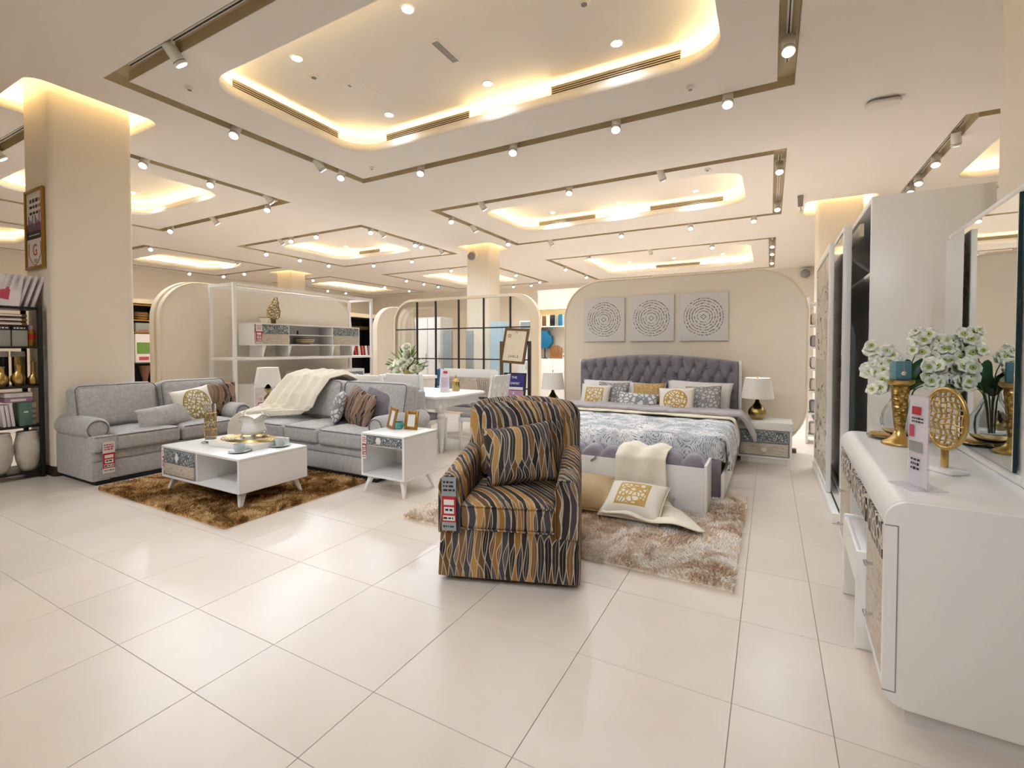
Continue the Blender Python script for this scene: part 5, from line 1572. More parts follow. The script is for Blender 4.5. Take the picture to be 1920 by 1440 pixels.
# ------------------------------------------------------------------ dining set
TX, TY = (-5.30, -3.44), (4.58, 5.64)
t = thing('dining_table', 'white dining table with clipped corners and turned legs behind the armchair', 'table', ((TX[0] + TX[1]) / 2, (TY[0] + TY[1]) / 2, 0))
hx, hy = (TX[1] - TX[0]) / 2, (TY[1] - TY[0]) / 2
def clip(a, b, c): return [(-a + c, -b), (a - c, -b), (a, -b + c), (a, b - c), (a - c, b), (-a + c, b), (-a, b - c), (-a, -b + c)]
MB().prism(clip(hx, hy, .12), 'z', .685, .715, bev=.006).build('tabletop', 'white2', t)
MB().prism(clip(hx - .07, hy - .07, .10), 'z', .575, .685).build('apron', 'white2', t, smooth=False)
for x in (-1, 1):
    for y in (-1, 1):
        m = MB().lathe([(0, 0), (.028, 0), (.03, .02), (.048, .38), (.05, .41), (.042, .425), (.052, .44), (.056, .46), (.05, .48), (.04, .49), (.05, .505), (.06, .52), (.06, .55), (0, .55)], seg=16)
        m.box(-.055, -.055, .55, .055, .055, .60, bev=.004)
        m.build('leg', 'white2', t, ang=35, loc=(x * (hx - .15), y * (hy - .15), 0))
def chair(loc, rz, label, back='cut', h=.97, w=.46):
    t = thing('dining_chair', label, 'chair', loc, rz, 'white chairs round the dining table')
    for x in (-1, 1):
        MB().prism([(-.21, 0), (-.18, 0), (-.175, .42), (-.215, .42)], 'x', x * (w / 2 - .02) - .018, x * (w / 2 - .02) + .018, bev=.003).build('leg', 'white2', t)
        MB().prism([(.21, 0), (.24, 0), (.215, .42), (.30, h), (.265, h), (.18, .42)], 'x', x * (w / 2 - .02) - .018, x * (w / 2 - .02) + .018, bev=.003).build('leg', 'white2', t)
    MB().box(-w / 2, -.22, .37, w / 2, .22, .425, bev=.005).build('seat_rail', 'white2', t)
    MB().soft(-w / 2 + .01, -.21, .42, w / 2 - .01, .19, .475, r=.025, n=6, bulge=(0, 0, .015)).build('seat_pad', 'seatpad', t, ang=180)
    for x in (-1, 1): MB().box(x * (w / 2 - .02) - .01, -.18, .17, x * (w / 2 - .02) + .01, .20, .19).build('stretcher', 'white2', t, smooth=False)
    M = T(0, .225, .50) @ R(-.16, 'X')
    ww = w / 2 - .035
    if back == 'cut':
        hb_ = [rrect(-ww, 0, ww, h - .50, .03, 3)]
        for i in range(4):
            for j in range(3):
                cx, cz_ = -ww + (i + .5) * 2 * ww / 4, .10 + j * .12
                a, b = .022, .036
                hb_.append([(cx - a, cz_ - b), (cx + a, cz_ - b), (cx + a, cz_ + b), (cx - a, cz_ + b)] if (i + j) % 2 else [(cx, cz_ - b), (cx + a, cz_), (cx, cz_ + b), (cx - a, cz_)])
        m = fill(hb_, 0, .02)
        bmesh.ops.transform(m.bm, matrix=M @ R(PI / 2, 'X'), verts=m.bm.verts)
        m.build('back_panel', 'white2', t, smooth=False)
    else:
        MB().box(-ww, -.01, .34, ww, .015, h - .50, bev=.006, M=M).build('back_panel', 'white2', t)
        MB().soft(-ww + .01, -.03, .06, ww - .01, .02, .36, r=.03, n=6, M=M).build('back_pad', 'seatpad', t, ang=180)
    return t
chair((-5.02, 4.72, 0), PI, 'white dining chair behind the cream throw, first of three along the table', 'pad')
chair((-4.50, 4.70, 0), PI, 'white dining chair in the middle of three along the table', 'pad')
chair((-3.90, 4.68, 0), PI, 'white dining chair nearest the turned table leg behind the grey sofa', 'pad', 1.0, .56)
chair((-3.28, 5.20, 0), -PI / 2, 'white dining chair with a pierced back at the right end of the table')
t = thing('dining_bench', 'white dining bench with a patterned back panel beyond the dining table', 'bench', (-4.19, 5.98, 0))
w = 1.02
for x in (-1, 1):
    MB().prism([(-.2, 0), (-.16, 0), (-.16, .42), (-.2, .42)], 'x', x * w / 2 - .022, x * w / 2 + .022, bev=.003).build('leg', 'white2', t)
    MB().prism([(.16, 0), (.2, 0), (.2, .42), (.27, .95), (.23, .97), (.16, .45)], 'x', x * w / 2 - .022, x * w / 2 + .022, bev=.003).build('leg', 'white2', t)
MB().box(-w / 2, -.2, .36, w / 2, .2, .43, bev=.006).build('seat', 'white2', t)
MB().soft(-w / 2 + .02, -.19, .425, w / 2 - .02, .16, .485, r=.03, n=8).build('seat_pad', 'seatpad', t, ang=180)
M = T(0, .215, .45) @ R(-.12, 'X')
MB().box(-w / 2 + .02, -.012, .40, w / 2 - .02, .012, .53, bev=.006, M=M).build('top_rail', 'white2', t)
MB().box(-w / 2 + .05, -.006, .10, w / 2 - .05, .006, .40, M=M).build('patterned_panel', 'ashwood', t, smooth=False)
m = MB()
for sx in (-1, 1):
    for k in range(7):
        m.tube([(sx * (.18 + .035 * k), -.009, .14), (sx * (.20 + .03 * k), -.010, .25), (sx * (.16 + .042 * k), -.009, .37)], .005, 4, M=M)
m.build('carved_relief', 'vent', t)
ZT = .7155
t = thing('leaflet_stand', 'lilac price leaflet in a clear stand on the dining table', 'sign', (-3.86, 5.17, ZT), .3)
MB().box(-.06, -.05, 0, .06, .06, .003).build('base', 'acrylic', t, smooth=False)
MB().box(-.062, 0, .003, .062, .003, .30).build('leaflet', 'lilac', t, smooth=False)
MB().box(-.064, -.004, .003, .064, -.001, .31).build('front_sheet', 'acrylic', t, smooth=False)
MB().box(-.02, -.006, .25, .04, -.004, .28).build('red_heading', 'red', t, smooth=False)
dashes(t, T(0, -.0045, .13), .09, .14, 6, 'pink', 3)
t = thing('gold_jar', 'small gold mosaic jar with a pointed lid on the dining table', 'jar', (-3.84, 5.40, ZT))
MB().lathe([(0, 0), (.05, 0), (.052, .01), (.052, .12), (.045, .125), (0, .125)], seg=12).build('jar', 'brass', t, ang=50)
MB().lathe([(0, .125), (.045, .126), (.035, .15), (.012, .17), (.016, .19), (.004, .22), (0, .22)], seg=12).build('lid', 'gold', t)
t = thing('copper_teapot', 'small copper pot at the left side of the dining table', 'teapot', (-4.55, 5.15, ZT))
MB().lathe([(0, 0), (.05, 0), (.06, .02), (.055, .06), (.03, .10), (.022, .15), (.03, .165), (0, .17)], seg=16).build('pot', 'orange', t)
MB().tube([(.05, 0, .05), (.085, 0, .08), (.10, 0, .13)], [.012, .009, .007], 6).build('spout', 'orange', t)
t = thing('white_console', 'white console behind the dining chairs carrying a flower arrangement', 'console', (-5.45, 6.25, 0))
MB().box(-.5, -.17, .80, .5, .17, .85, bev=.006).build('tabletop', 'white2', t)
MB().box(-.46, -.14, .05, .46, .15, .80).build('cabinet_body', 'white2', t, smooth=False)
for x in (-.44, .44): MB().box(x - .02, -.13, 0, x + .02, .13, .05).build('foot', 'white2', t, smooth=False)
t = thing('flower_arrangement', 'white roses and lilies with fern leaves in a green bowl', 'flowers', (-5.36, 6.17, .851))
MB().lathe([(0, 0), (.07, 0), (.10, .05), (.12, .10), (.11, .10), (.08, .05), (0, .03)], seg=18).build('bowl', 'brass', t)
def rosem(r):
    m = MB()
    for lay in range(4):
        n = 3 + lay
        for k in range(n):
            a = 2 * PI * k / n + lay * .7
            rr = r * (.3 + .17 * lay)
            def pf(u, v, a=a, rr=rr, lay=lay, n=n):
                q = a + (v - .5) * 2 * PI / n * 1.4
                k_ = rr * (.4 + .6 * math.sin(u * PI / 2)) + (u ** 4) * r * .12 * lay
                return (k_ * math.cos(q), k_ * math.sin(q), u * r * (1.1 - .13 * lay) * (1 - .3 * (2 * v - 1) ** 2))
            m.grid(pf, 5, 5)
    return m
rp = [(-.30, -.05, .12), (-.27, -.03, .06), (-.16, -.08, .17), (-.05, -.10, .20), (.03, -.11, .12), (-.13, -.11, .06), (.18, -.05, .10), (.24, -.02, .06), (.0, -.02, .36), (.0, -.04, .45), (.02, -.03, .29), (.10, -.06, .21), (-.22, .0, .20), (.28, .05, .12)]
r0 = None
for p in rp:
    if r0 is None: r0 = rosem(.075).build('rose', 'petal', t, ang=180, recalc=False); o = r0
    else: o = r0.copy(); COL.objects.link(o); o.parent = t
    o.location = p; o.rotation_euler = (rd.uniform(.7, 1.2), rd.uniform(-.4, .4), rd.uniform(-.3, .3))
m = None
f0 = None
for k in range(34):
    a = rd.uniform(.2, PI - .2); Lr = rd.uniform(.28, .5)
    P = [(0, 0, .06), (.4 * Lr * math.cos(a), -.03, .06 + .5 * Lr * math.sin(a)), (Lr * math.cos(a) * 1.05, -.04 + rd.uniform(-.08, .1), .06 + Lr * math.sin(a) * .95)]
    leafm(P, .014).build('fern_leaf', 'leaf' if k % 2 else 'leaf2', t, ang=180, recalc=False)

# ------------------------------------------------------------------ sign easel
t = thing('sign_easel', 'dark wooden sign stand with two framed notices behind the armchair', 'sign stand', (-3.33, 6.2, 0))
for x in (-.235, .235): MB().box(x - .022, -.02, .02, x + .022, .02, 1.41, bev=.003).build('upright', 'brownframe' if x < 0 else 'wood_dark', t)
for x in (-.235, .235): MB().box(x - .03, -.22, 0, x + .03, .22, .035, bev=.004).build('foot', 'wood_dark', t)
M = T(0, -.02, 1.34) @ R(-.22, 'X') @ R(.06, 'Y')
W_, H_ = .205, .265
f = MB()
f.box(-W_, -.012, -H_, -W_ + .035, .012, H_, M=M).box(W_ - .035, -.012, -H_, W_, .012, H_, M=M).box(-W_ + .035, -.012, -H_, W_ - .035, .012, -H_ + .035, M=M).box(-W_ + .035, -.012, H_ - .035, W_ - .035, .012, H_, M=M)
f = f.build('tilting_frame', 'brownframe', t, smooth=False)
MB().box(-W_ + .034, -.004, -H_ + .034, W_ - .034, .006, H_ - .034, M=M).build('notice', 'creamsilk', f, smooth=False)
text('JAKLE'[0:1] + '.A.B.L.E', .05, 'ink', f, M @ T(.01, -.006, -.16) @ R(PI / 2, 'X'))
text('C', .05, 'ink', f, M @ T(0, -.006, .20) @ R(PI / 2, 'X') @ R(-PI / 2, 'Z'), 'emblem')
MB().tube([(-.11 + .022 * math.cos(a), -.006, .15 + .022 * math.sin(a)) for a in np.linspace(0, 2 * PI, 17)[:-1]], .006, 5, closed=True, M=M).build('gold_seal', 'gold', f)
M = T(0, -.03, .72) @ R(-.12, 'X')
n_ = MB().box(-.19, -.01, -.22, .19, .01, .22, M=M).build('notice_board', 'wood_dark', t, smooth=False)
MB().box(-.165, -.014, -.20, .165, -.01, .195, M=M).build('navy_notice', 'navy', n_, smooth=False)
text('THE', .05, 'paper', n_, M @ T(0, -.015, .15) @ R(PI / 2, 'X')); text('Tower', .075, 'paper', n_, M @ T(-.01, -.015, .07) @ R(PI / 2, 'X'))
MB().box(-.15, -.0165, -.03, .15, -.0142, .01, M=M).build('white_strip', 'paper', n_, smooth=False)
MB().box(-.165, -.0165, -.20, .165, -.0142, -.04, M=M).build('plum_strip', 'pink', n_, smooth=False)
text('&', .06, 'paper', n_, M @ T(0, -.018, -.08) @ R(PI / 2, 'X'))

# ------------------------------------------------------------------ behind the partition
wb = MB().box(-5.02, 10.5, 0, -2.7, 10.62, 2.72).build('wall_niche', 'wall', smooth=False)
struct(wb, 'cream wall between the partition and the bed panel')
# lit wall niche unit in front of that wall
t = thing('niche_unit', 'cream wall unit with a lit display niche left of the bed panel', 'display unit', (-4.98, 10.1, 0))
NW = 1.10
MB().box(0, .02, 0, NW, .38, 1.06, bev=.004).build('base_cabinet', 'white2', t)
for x in (.05, .58): MB().box(x, .005, .10, x + .48, .02, .98, bev=.003).build('door', 'white2', t)
MB().box(0, .36, 1.06, NW, .39, 2.30).box(0, .02, 1.06, .03, .36, 2.30).box(NW - .03, .02, 1.06, NW, .36, 2.30).box(0, .02, 2.24, NW, .36, 2.30).build('niche_box', 'panel', t, smooth=False)
MB().box(.03, .04, 1.80, NW - .03, .36, 1.825).build('shelf', 'white2', t, smooth=False)
MB().box(.03, .05, 2.225, NW - .03, .07, 2.239).build('light_strip', 'led', t, smooth=False)
g = 'things in the lit niche'
for i, (x, c, h) in enumerate(((.16, 'creamsilk', .25), (.26, 'brownbox', .24), (.36, 'creamsilk', .26), (.47, 'black', .26), (.58, 'greybox', .25), (.68, 'blue', .27), (.77, 'paleblue', .26))):
    o = MB().box(-.045, -.07, 0, .045, .07, h, bev=.003).build('box_file', c); o.location = (-4.98 + x, 10.30, 1.826)
    tag(o, 'coloured box file on the upper shelf of the lit niche, number %s from the left' % ORD2[i] if False else '%s box file on the lit niche shelf, %s from left' % (['Cream', 'Brown', 'Pale', 'Black', 'Grey', 'Blue', 'Light blue'][i], ['first', 'second', 'third', 'fourth', 'fifth', 'sixth', 'last'][i]), 'box file', 'box files on the niche shelf')
t = thing('table_lamp', 'lamp with a scalloped bright blue shade in the wall niche', 'lamp', (-4.72, 10.28, 1.061))
MB().cyl((0, 0, 0), (0, 0, .015), .06).cyl((0, 0, .015), (0, 0, .24), .012).build('stem', 'black', t)
m = MB()
m.prism([(-.26, .24), (.10, .24), (.16, .32), (.20, .36), (.20, .52), (.13, .56), (.10, .66), (-.26, .66)], 'y', -.07, .07, bev=.01)
m.build('shade', 'blue', t)
t = thing('orange_chair', 'small slatted orange wooden chair back in the wall niche', 'ornament', (-4.44, 10.3, 1.061))
for k in range(6): MB().box(-.15 + k * .055, -.012, .02, -.115 + k * .055, .012, .26 + .05 * math.sin(k / 5 * PI), bev=.003).build('slat', 'orange', t)
MB().box(-.16, -.016, 0, .18, .016, .04, bev=.003).build('rail', 'orange', t)
for i, (x, w_, h_, c, lab) in enumerate(((-4.32, .10, .13, 'paper', 'small white carton in the wall niche'), (-4.16, .12, .40, 'creamsilk', 'tall cream carton at the right of the wall niche'))):
    t = thing('carton', lab, 'box', (x + .12, 10.28, 1.061))
    MB().box(-w_ / 2, -.05, 0, w_ / 2, .05, h_, bev=.003).build('box', c, t)
    MB().box(-w_ * .3, -.052, h_ * .3, w_ * .3, -.05, h_ * .6).build('printed_label', 'rose', t, smooth=False)
def tall_unit(x0, x1, y, h, m, label, panel=None, D=.5, name='tall_cabinet', cat='cabinet'):
    t = thing(name, label, cat, ((x0 + x1) / 2, y, 0))
    w_ = (x1 - x0) / 2
    MB().box(-w_, 0, .06, w_, D, h, bev=.006).build('body', m, t)
    MB().box(-w_ + .03, .03, 0, w_ - .03, D - .03, .06).build('plinth', 'white2', t, smooth=False)
    if panel:
        n = 2 if w_ > .4 else 1
        for k in range(n):
            a = -w_ + .02 + k * (2 * w_ - .02) / n; b = a + (2 * w_ - .02) / n - .02
            d = MB().box(a, -.014, .09, b, 0, h - .03, bev=.003).build('door', panel, t)
            MB().cyl((b - .03, -.03, h * .45), (b - .03, -.03, h * .55), .008).build('handle', 'chrome', d)
    return t
tall_unit(-9.3, -8.25, 9.6, 2.05, 'white2', 'tall white cabinet seen through the left of the glass partition', 'white2')
tall_unit(-8.2, -7.35, 9.7, 2.1, 'greywhite', 'tall pale cabinet seen through the second row of panes', 'white')
tall_unit(-7.15, -6.88, 9.5, 1.75, 'greyglass', 'narrow grey mirrored panel left of the centre pillar', None, .06, 'standing_mirror', 'mirror')
tall_unit(-6.40, -6.20, 9.4, 1.72, 'greyglass', 'slim dark grey standing panel before the centre pillar', None, .06, 'room_screen', 'screen')
tall_unit(-5.78, -5.42, 9.5, 1.92, 'paleblue', 'pale blue narrow cabinet right of the centre pillar', 'paleblue', .4)
tall_unit(-5.35, -5.06, 10.1, 1.75, 'white2', 'white narrow cabinet at the right of the glass partition', 'white', .3)
t = thing('blue_ottoman', 'dark blue low armchair seen through the glass partition', 'seat', (-6.75, 8.9, 0))
MB().soft(-.28, -.25, .06, .28, .3, .42, r=.06, n=6).build('seat', 'blue', t, ang=180)
MB().soft(-.28, .15, .3, .28, .33, .82, r=.06, n=6).build('backrest', 'blue', t, ang=180)
for x in (-.22, .22): MB().cyl((x, 0, 0), (x, 0, .07), .02).build('leg', 'black', t)
t = thing('wall_picture', 'small framed grey picture on the wall beyond the partition', 'picture', (-5.1, 10.08, 1.83))
MB().box(-.2, 0, -.13, .2, .02, .13, bev=.004).build('frame', 'white2', t)
MB().box(-.17, -.003, -.10, .17, .0, .10).build('print', 'greyglass', t, smooth=False)
# slim white display behind the right edge of the bed panel
t = thing('white_rack', 'slim white shelving with folded linen beside the bed panel', 'shelf', (.44, 7.6, 0))
for x in (0, .5): MB().box(x, 0, 0, x + .03, .35, 2.0, bev=.002).build('side', 'white2', t)
for k in range(7): MB().box(.03, 0, .1 + k * .3, .5, .35, .125 + k * .3).build('shelf', 'white2', t, smooth=False)
for k in range(6):
    o = MB().soft(.05, .03, .126 + k * .3, .47, .3, .126 + k * .3 + .16, r=.03, n=4).build('folded_linen', ('whitecloth', 'sheet', 'creamsilk')[k % 3], None, ang=180)
    o.location = (.44, 7.6, 0)
    tag(o, 'folded %s linen on the slim white shelving, %s shelf from the floor' % (('white', 'grey', 'cream')[k % 3], ORD[k]), 'linen', 'folded linen on the slim white shelving')

# ------------------------------------------------------------------ shop alcoves seen in the gaps at the left
t = thing('display_shelf', 'dark display shelving seen between the pillar and the cream panel', 'shelf', (-10.05, 3.75, 0))
for y in (0, .85): MB().box(-.35, y - .02, 0, 0, y + .02, 2.12).build('side', 'black', t, smooth=False)
MB().box(-.37, 0, 0, -.35, .85, 2.12).build('back', 'blackwood', t, smooth=False)
for z in (.1, .62, 1.02, 1.58, 1.80, 2.08): MB().box(-.35, .02, z, 0, .83, z + .025).build('shelf', 'wood_dark' if z < 1.5 else 'goldframe', t, smooth=False)
MB().box(-.30, -.02, 2.12, .02, .87, 2.2).build('cornice', 'paneledge', t, smooth=False)
def carton(loc, dims, m, label, art=None):
    t = thing('carton', label, 'box', loc)
    a, b, c = dims
    MB().box(-a / 2, -b / 2, 0, a / 2, b / 2, c, bev=.003).build('box', m, t)
    if art: MB().box(a / 2, -b * .42, c * .3, a / 2 + .003, b * .42, c * .7).build('printed_art', art, t, smooth=False)
    MB().box(a / 2, -b * .3, c * .08, a / 2 + .003, b * .3, c * .2).build('printed_label', 'rose', t, smooth=False)
    return t
carton((-10.15, 4.36, 1.046), (.2, .26, .52), 'paper', 'white carton with a green plant print on the dark shelving', 'leaf2')
carton((-10.15, 4.36, 1.606), (.2, .24, .16), 'greybox', 'small grey carton high on the dark shelving')
carton((-10.15, 4.42, .126), (.2, .22, .42), 'paper', 'white carton low on the dark shelving')
t = thing('brown_vase', 'brown tapering vase on the dark shelving', 'vase', (-10.12, 4.40, .646))
MB().lathe([(0, 0), (.05, 0), (.04, .08), (.07, .22), (.10, .34), (.09, .34), (0, .05)], seg=16).build('body', 'brownbox', t)
MB().lathe([(.09, .34), (.102, .345), (.09, .352)], seg=16).build('rim', 'brass', t)
t = thing('basket', 'brown woven basket on the top board of the dark shelving', 'basket', (-10.15, 4.36, 1.826))
MB().lathe([(0, 0), (.10, 0), (.12, .10), (.11, .14), (.10, .10), (0, .03)], seg=14).build('body', 'brownbox', t)
m = MB()
for z in (.03, .07, .11): m.tube([(.118 * math.cos(a), .118 * math.sin(a), z) for a in np.linspace(0, 2 * PI, 15)[:-1]], .008, 5, closed=True)
m.build('woven_band', 'goldframe', t)
t = thing('magazine_alcove', 'dark open alcove with a tan frame between the panels', 'alcove', (-11.0, 9.9, 0))
MB().box(-.9, 0, 0, -.86, 1.5, 2.3).box(-.86, 0, 0, 0, .05, 2.3).box(-.86, 1.45, 0, 0, 1.5, 2.3).box(-.86, .05, 2.22, 0, 1.45, 2.3).build('dark_interior', 'blackwood', t, smooth=False)
MB().box(0, -.06, 0, .05, .05, 2.36).box(0, 1.45, 0, .05, 1.56, 2.36).box(0, .05, 2.24, .05, 1.45, 2.36).build('frame', 'paneledge', t, smooth=False)
MB().box(-.4, .05, 1.02, .0, 1.45, 1.08).box(-.4, .05, .45, 0, 1.45, .50).build('shelf', 'panel', t, smooth=False)
MB().box(-.83, .1, 1.9, -.5, 1.4, 2.0).build('inner_rail', 'brownbox', t, smooth=False)
for k in range(9):
    o = MB().box(-.012, -.055, 0, .012, .055, .30, bev=.002).build('magazine', ('rose', 'paper', 'pink', 'red', 'creamsilk')[k % 5])
    o.location = (-11.2, 10.05 + k * .145, 1.083); o.rotation_euler = (0, -.12, .2)
    tag(o, 'upright %s magazine in the dark alcove, %s from the left' % (('rose', 'white', 'pink', 'red', 'cream')[k % 5], ['first', 'second', 'third', 'fourth', 'fifth', 'sixth', 'seventh', 'eighth', 'ninth'][k]), 'magazine', 'magazines in the dark alcove')

# ------------------------------------------------------------------ black accessory shelf and poster at the left edge
t = thing('accessory_rack', 'black metal rack of home accessories at the left edge', 'rack', (-6.5, 1.93, 0))
for x in (-.43, 0):
    for y in (-1.3, -.015): MB().box(x - .018, y - .018, 0, x + .018, y + .018, 1.74, bev=.002).build('post', 'black', t)
for z in (.075, .535, .93, 1.325, 1.72):
    MB().box(-.44, -1.31, z - .02, .01, .0, z, bev=.002).build('shelf', 'black', t)
SX = -6.58
ZR = [.0755, .5355, .9305, 1.3255, 1.7205]
def pot(y, z, r, h, m, label, x=SX):
    t = thing('brass_jug', label, 'jug', (x, y, z), 0, 'brass jugs on the black rack')
    MB().lathe([(0, 0), (r * .6, 0), (r, h * .22), (r * .95, h * .38), (r * .4, h * .55), (r * .3, h * .7), (r * .5, h * .82), (r * .42, h * .82), (0, h * .6)], seg=20).build('body', m, t, ang=60)
    MB().tube([(r * .4, 0, h * .78), (r * 1.0, 0, h * .75), (r * 1.2, 0, h * .5), (r * .95, 0, h * .3)], r * .1, 6).build('handle', m, t)
    return t
pot(1.655, ZR[2], .055, .24, 'gold', 'brass jug at the left edge of the black rack')
pot(1.77, ZR[2], .055, .26, 'gold', 'middle brass jug on the black rack')
t = thing('brass_bottle', 'slender brass bottle at the right end of the black rack', 'bottle', (SX, 1.882, ZR[2]))
MB().lathe([(0, 0), (.035, 0), (.045, .02), (.045, .07), (.02, .11), (.012, .15), (.012, .22), (.02, .235), (.012, .25), (0, .25)], seg=18).build('body', 'gold', t)
MB().cyl((0, 0, .25), (0, 0, .27), .008, .004).build('stopper', 'gold', t)
for y, m_, lab in ((1.70, 'darkglass', 'dark glass jar with a white lid behind the brass jugs'), (1.82, 'brass', 'bronze glass jar with a pale lid behind the brass jugs')):
    t = thing('lidded_jar', lab, 'jar', (SX - .17, y, ZR[2]))
    MB().cyl((0, 0, 0), (0, 0, .29), .05).build('jar', m_, t)
    MB().cyl((0, 0, .29), (0, 0, .345), .054, .05).build('lid', 'paper', t)
for y, w_, lab in ((1.66, .09, 'left grey storage box with a dark lid on the black rack'), (1.77, .11, 'right grey storage box with a dark lid on the black rack')):
    t = thing('storage_box', lab, 'box', (SX - .02, y, ZR[3]))
    MB().box(-.1, -w_ / 2, 0, .1, w_ / 2, .16, bev=.003).build('box', 'greybox', t)
    MB().box(-.103, -w_ / 2 - .002, .16, .103, w_ / 2 + .002, .20, bev=.003).build('lid', 'black', t)
    dashes(t, T(.105, 0, .18) @ R(PI / 2, 'Z'), w_ * .8, .025, 1, 'paper', 3)
for k in range(3):
    t = thing('folded_tray', '%s brown slatted tray stacked above the grey storage boxes' % ('lowest', 'middle', 'topmost')[k], 'tray', (SX - .06, 1.70, ZR[3] + .2055 + k * .042), 0, 'brown trays on the black rack')
    MB().box(-.12, -.13, 0, .12, .13, .03, bev=.004).build('tray', 'brownbox', t)
    MB().box(.12, -.10, .008, .124, .09, .024).build('label', 'paper', t, smooth=False)
t = thing('spice_jar', 'patterned red and gold jar at the right end of the upper rack shelf', 'jar', (SX + .02, 1.862, ZR[3]))
MB().lathe([(0, 0), (.035, 0), (.04, .02), (.036, .10), (.04, .13), (.03, .17), (0, .17)], seg=16).build('jar', 'goldframe', t)
MB().lathe([(.0385, .07), (.041, .085), (.041, .125), (.039, .13)], seg=16).build('red_band', 'red', t)
MB().lathe([(0, .17), (.03, .17), (.026, .215), (0, .22)], seg=14).build('lid', 'pink', t)
for k, (m_, lab) in enumerate((('pink', 'lower pink box lying on the black rack'), ('lilac', 'upper lilac box lying on the black rack'))):
    t = thing('gift_box', lab, 'box', (SX - .04, 1.76, ZR[1] + .235 + k * .05))
    MB().box(-.09, -.10, 0, .09, .10, .045, bev=.003).build('box', m_, t)
    MB().box(.09, -.06, .012, .092, .05, .033).build('label', 'paper', t, smooth=False)
t = thing('green_box_file', 'green upright box file in the black rack', 'box file', (SX - .02, 1.80, ZR[1]))
MB().box(-.1, -.045, 0, .1, .045, .232, bev=.003).build('box', 'green', t)
MB().box(.1, -.015, .13, .103, .015, .145).build('label', 'paper', t, smooth=False)
t = thing('pale_carton', 'pale striped carton beside the green box file', 'box', (SX - .03, 1.87, ZR[1]))
MB().box(-.06, -.02, 0, .06, .02, .225, bev=.002).build('box', 'creamsilk', t)
for z in (.05, .1, .15): MB().box(.06, -.018, z, .062, .018, z + .02).build('stripe', 'greybox', t, smooth=False)
for k in range(3):
    o = MB().box(-.09, -.011, 0, .09, .011, .215, bev=.002).build('white_book', 'bookcov'); o.location = (SX - .02, 1.655 + .03 * k, ZR[1] + .003); o.rotation_euler = (.1, 0, 0)
    tag(o, 'white upright book left of the green box file, %s one' % ORD[k], 'book', 'white books on the black rack')
for y, lab in ((1.62, 'left plastic wrapped white vase at the bottom of the black rack'), (1.83, 'right plastic wrapped white vase at the bottom of the black rack')):
    t = thing('wrapped_vase', lab, 'vase', (SX + .0, y, ZR[0]), 0, 'wrapped vases on the black rack')
    def wv_(u, v):
        P = [(.05, 0), (.07, .03), (.095, .12), (.105, .24), (.09, .34), (.08, .40)]
        f = v * (len(P) - 1); i = min(len(P) - 2, int(f)); q = f - i
        r_ = P[i][0] * (1 - q) + P[i + 1][0] * q; z = P[i][1] * (1 - q) + P[i + 1][1] * q
        r_ *= 1 + .07 * noise.noise(Vector((math.cos(2 * PI * u) * 2.5, math.sin(2 * PI * u) * 2.5, z * 14)))
        return (r_ * math.cos(2 * PI * u), r_ * math.sin(2 * PI * u), z)
    MB().grid(wv_, 36, 28, cu=True, cap=True).build('wrapped_body', 'wrap', t, ang=180)
    MB().tube([(.082 * math.cos(a), .082 * math.sin(a), .39) for a in np.linspace(0, 2 * PI, 21)[:-1]], .006, 5, closed=True).build('tape', 'paper', t)
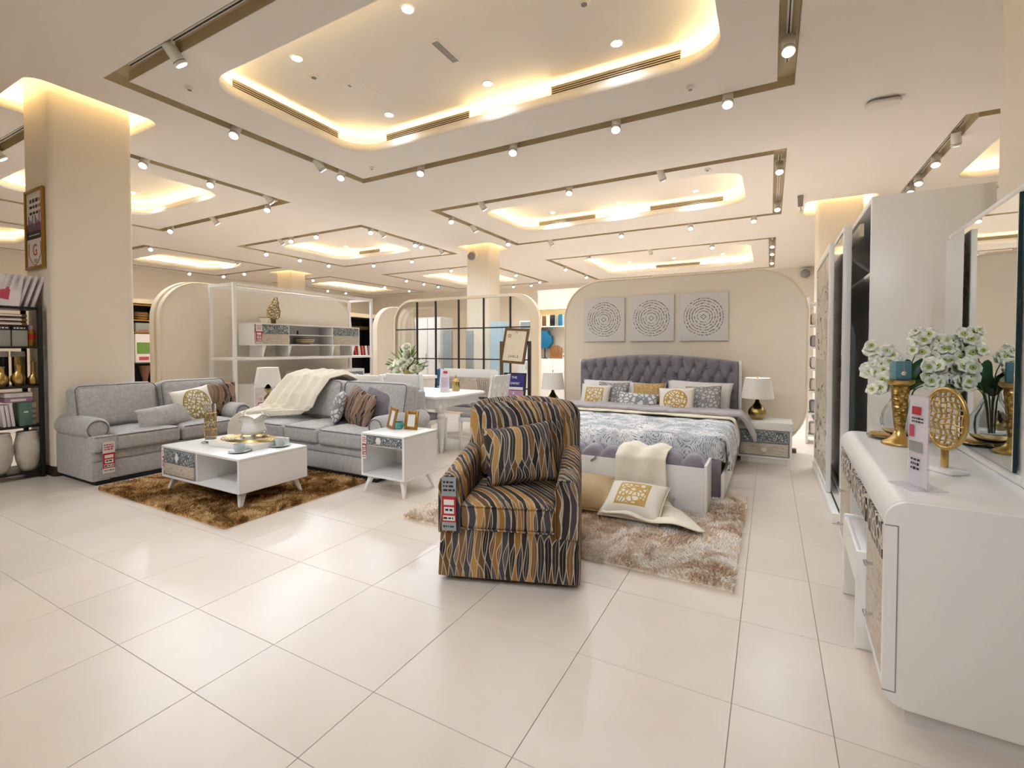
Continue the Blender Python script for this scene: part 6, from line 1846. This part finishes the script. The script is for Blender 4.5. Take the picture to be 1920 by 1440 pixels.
for k in range(6):
    t = thing('brochure', 'white brochure leaning on the rack top, %s from the left' % ORD[k], 'brochure', (SX + .03, 1.63 + .05 * k, ZR[4] + .0), 0, 'brochures on top of the black rack')
    t.rotation_euler = (-.28, 0, 0)
    MB().box(-.24, -.012, 0, .0, .012, .33, bev=.002).build('pages', 'bookcov', t)
    if k == 0:
        MB().box(.0, -.1, .08, .002, -.012, .2).build('flap', 'bookcov', t, smooth=False)
        MB().box(-.14, -.015, .06, -.02, -.0125, .22).build('red_print', 'rose', t, smooth=False)
t = thing('open_brochure', 'open white brochure with a red title facing out on the rack top', 'brochure', (SX + .07, 1.66, ZR[4]))
t.rotation_euler = (-.2, -.25, 0)
MB().box(-.004, -.12, 0, .0, .11, .32).build('cover', 'bookcov', t, smooth=False)
m = MB().box(.0, -.06, .07, .002, .03, .20).build('red_title', 'rose', t, smooth=False)
t = thing('framed_poster', 'tall gold framed poster on the left face of the wide pillar', 'poster', (-6.70, 1.966, 2.54))
W_, H_ = .235, .41
f = MB().box(-W_, -.025, -H_, -W_ + .035, 0, H_, bev=.003).box(W_ - .035, -.025, -H_, W_, 0, H_, bev=.003).box(-W_ + .035, -.025, -H_, W_ - .035, 0, -H_ + .03, bev=.003).box(-W_ + .035, -.025, H_ - .03, W_ - .035, 0, H_, bev=.003).build('frame', 'goldframe', t)
p = MB().box(-W_ + .034, -.012, -H_ + .029, W_ - .034, -.004, H_ - .029).build('print', 'paper', t, smooth=False)
MB().box(-W_ + .036, -.0135, -.10, W_ - .036, -.012, -.02).build('dark_strip', 'ink', p, smooth=False)
MB().box(-W_ + .036, -.0132, -.02, W_ - .036, -.012, .06).build('orange_skyline', 'orange', p, smooth=False)
m = MB()
for k in range(11):
    x = -W_ + .05 + k * .034
    m.box(x, -.0146, -.02, x + .016, -.0132, .02 + .13 * abs(math.sin(k * 1.9)))
m.build('skyline', 'navy', p, smooth=False)
dashes(p, T(.03, -.0125, .23), .30, .19, 3, 'ink', 5, 'heading')
text('G', .17, 'red', p, T(0, -.013, -.22) @ R(PI / 2, 'X'), 'emblem')
text('EST', .05, 'ink', p, T(0.02, -.013, -.33) @ R(PI / 2, 'X'))
MB().tube([(-.15, -.013, -.14), (-.16, -.013, -.26), (-.08, -.013, -.34), (0, -.013, -.375), (.08, -.013, -.34), (.16, -.013, -.26), (.15, -.013, -.14)], .004, 5).build('gold_shield', 'goldframe', p)
dashes(p, T(0, -.0137, -.06), .3, .02, 1, 'paper', 9)
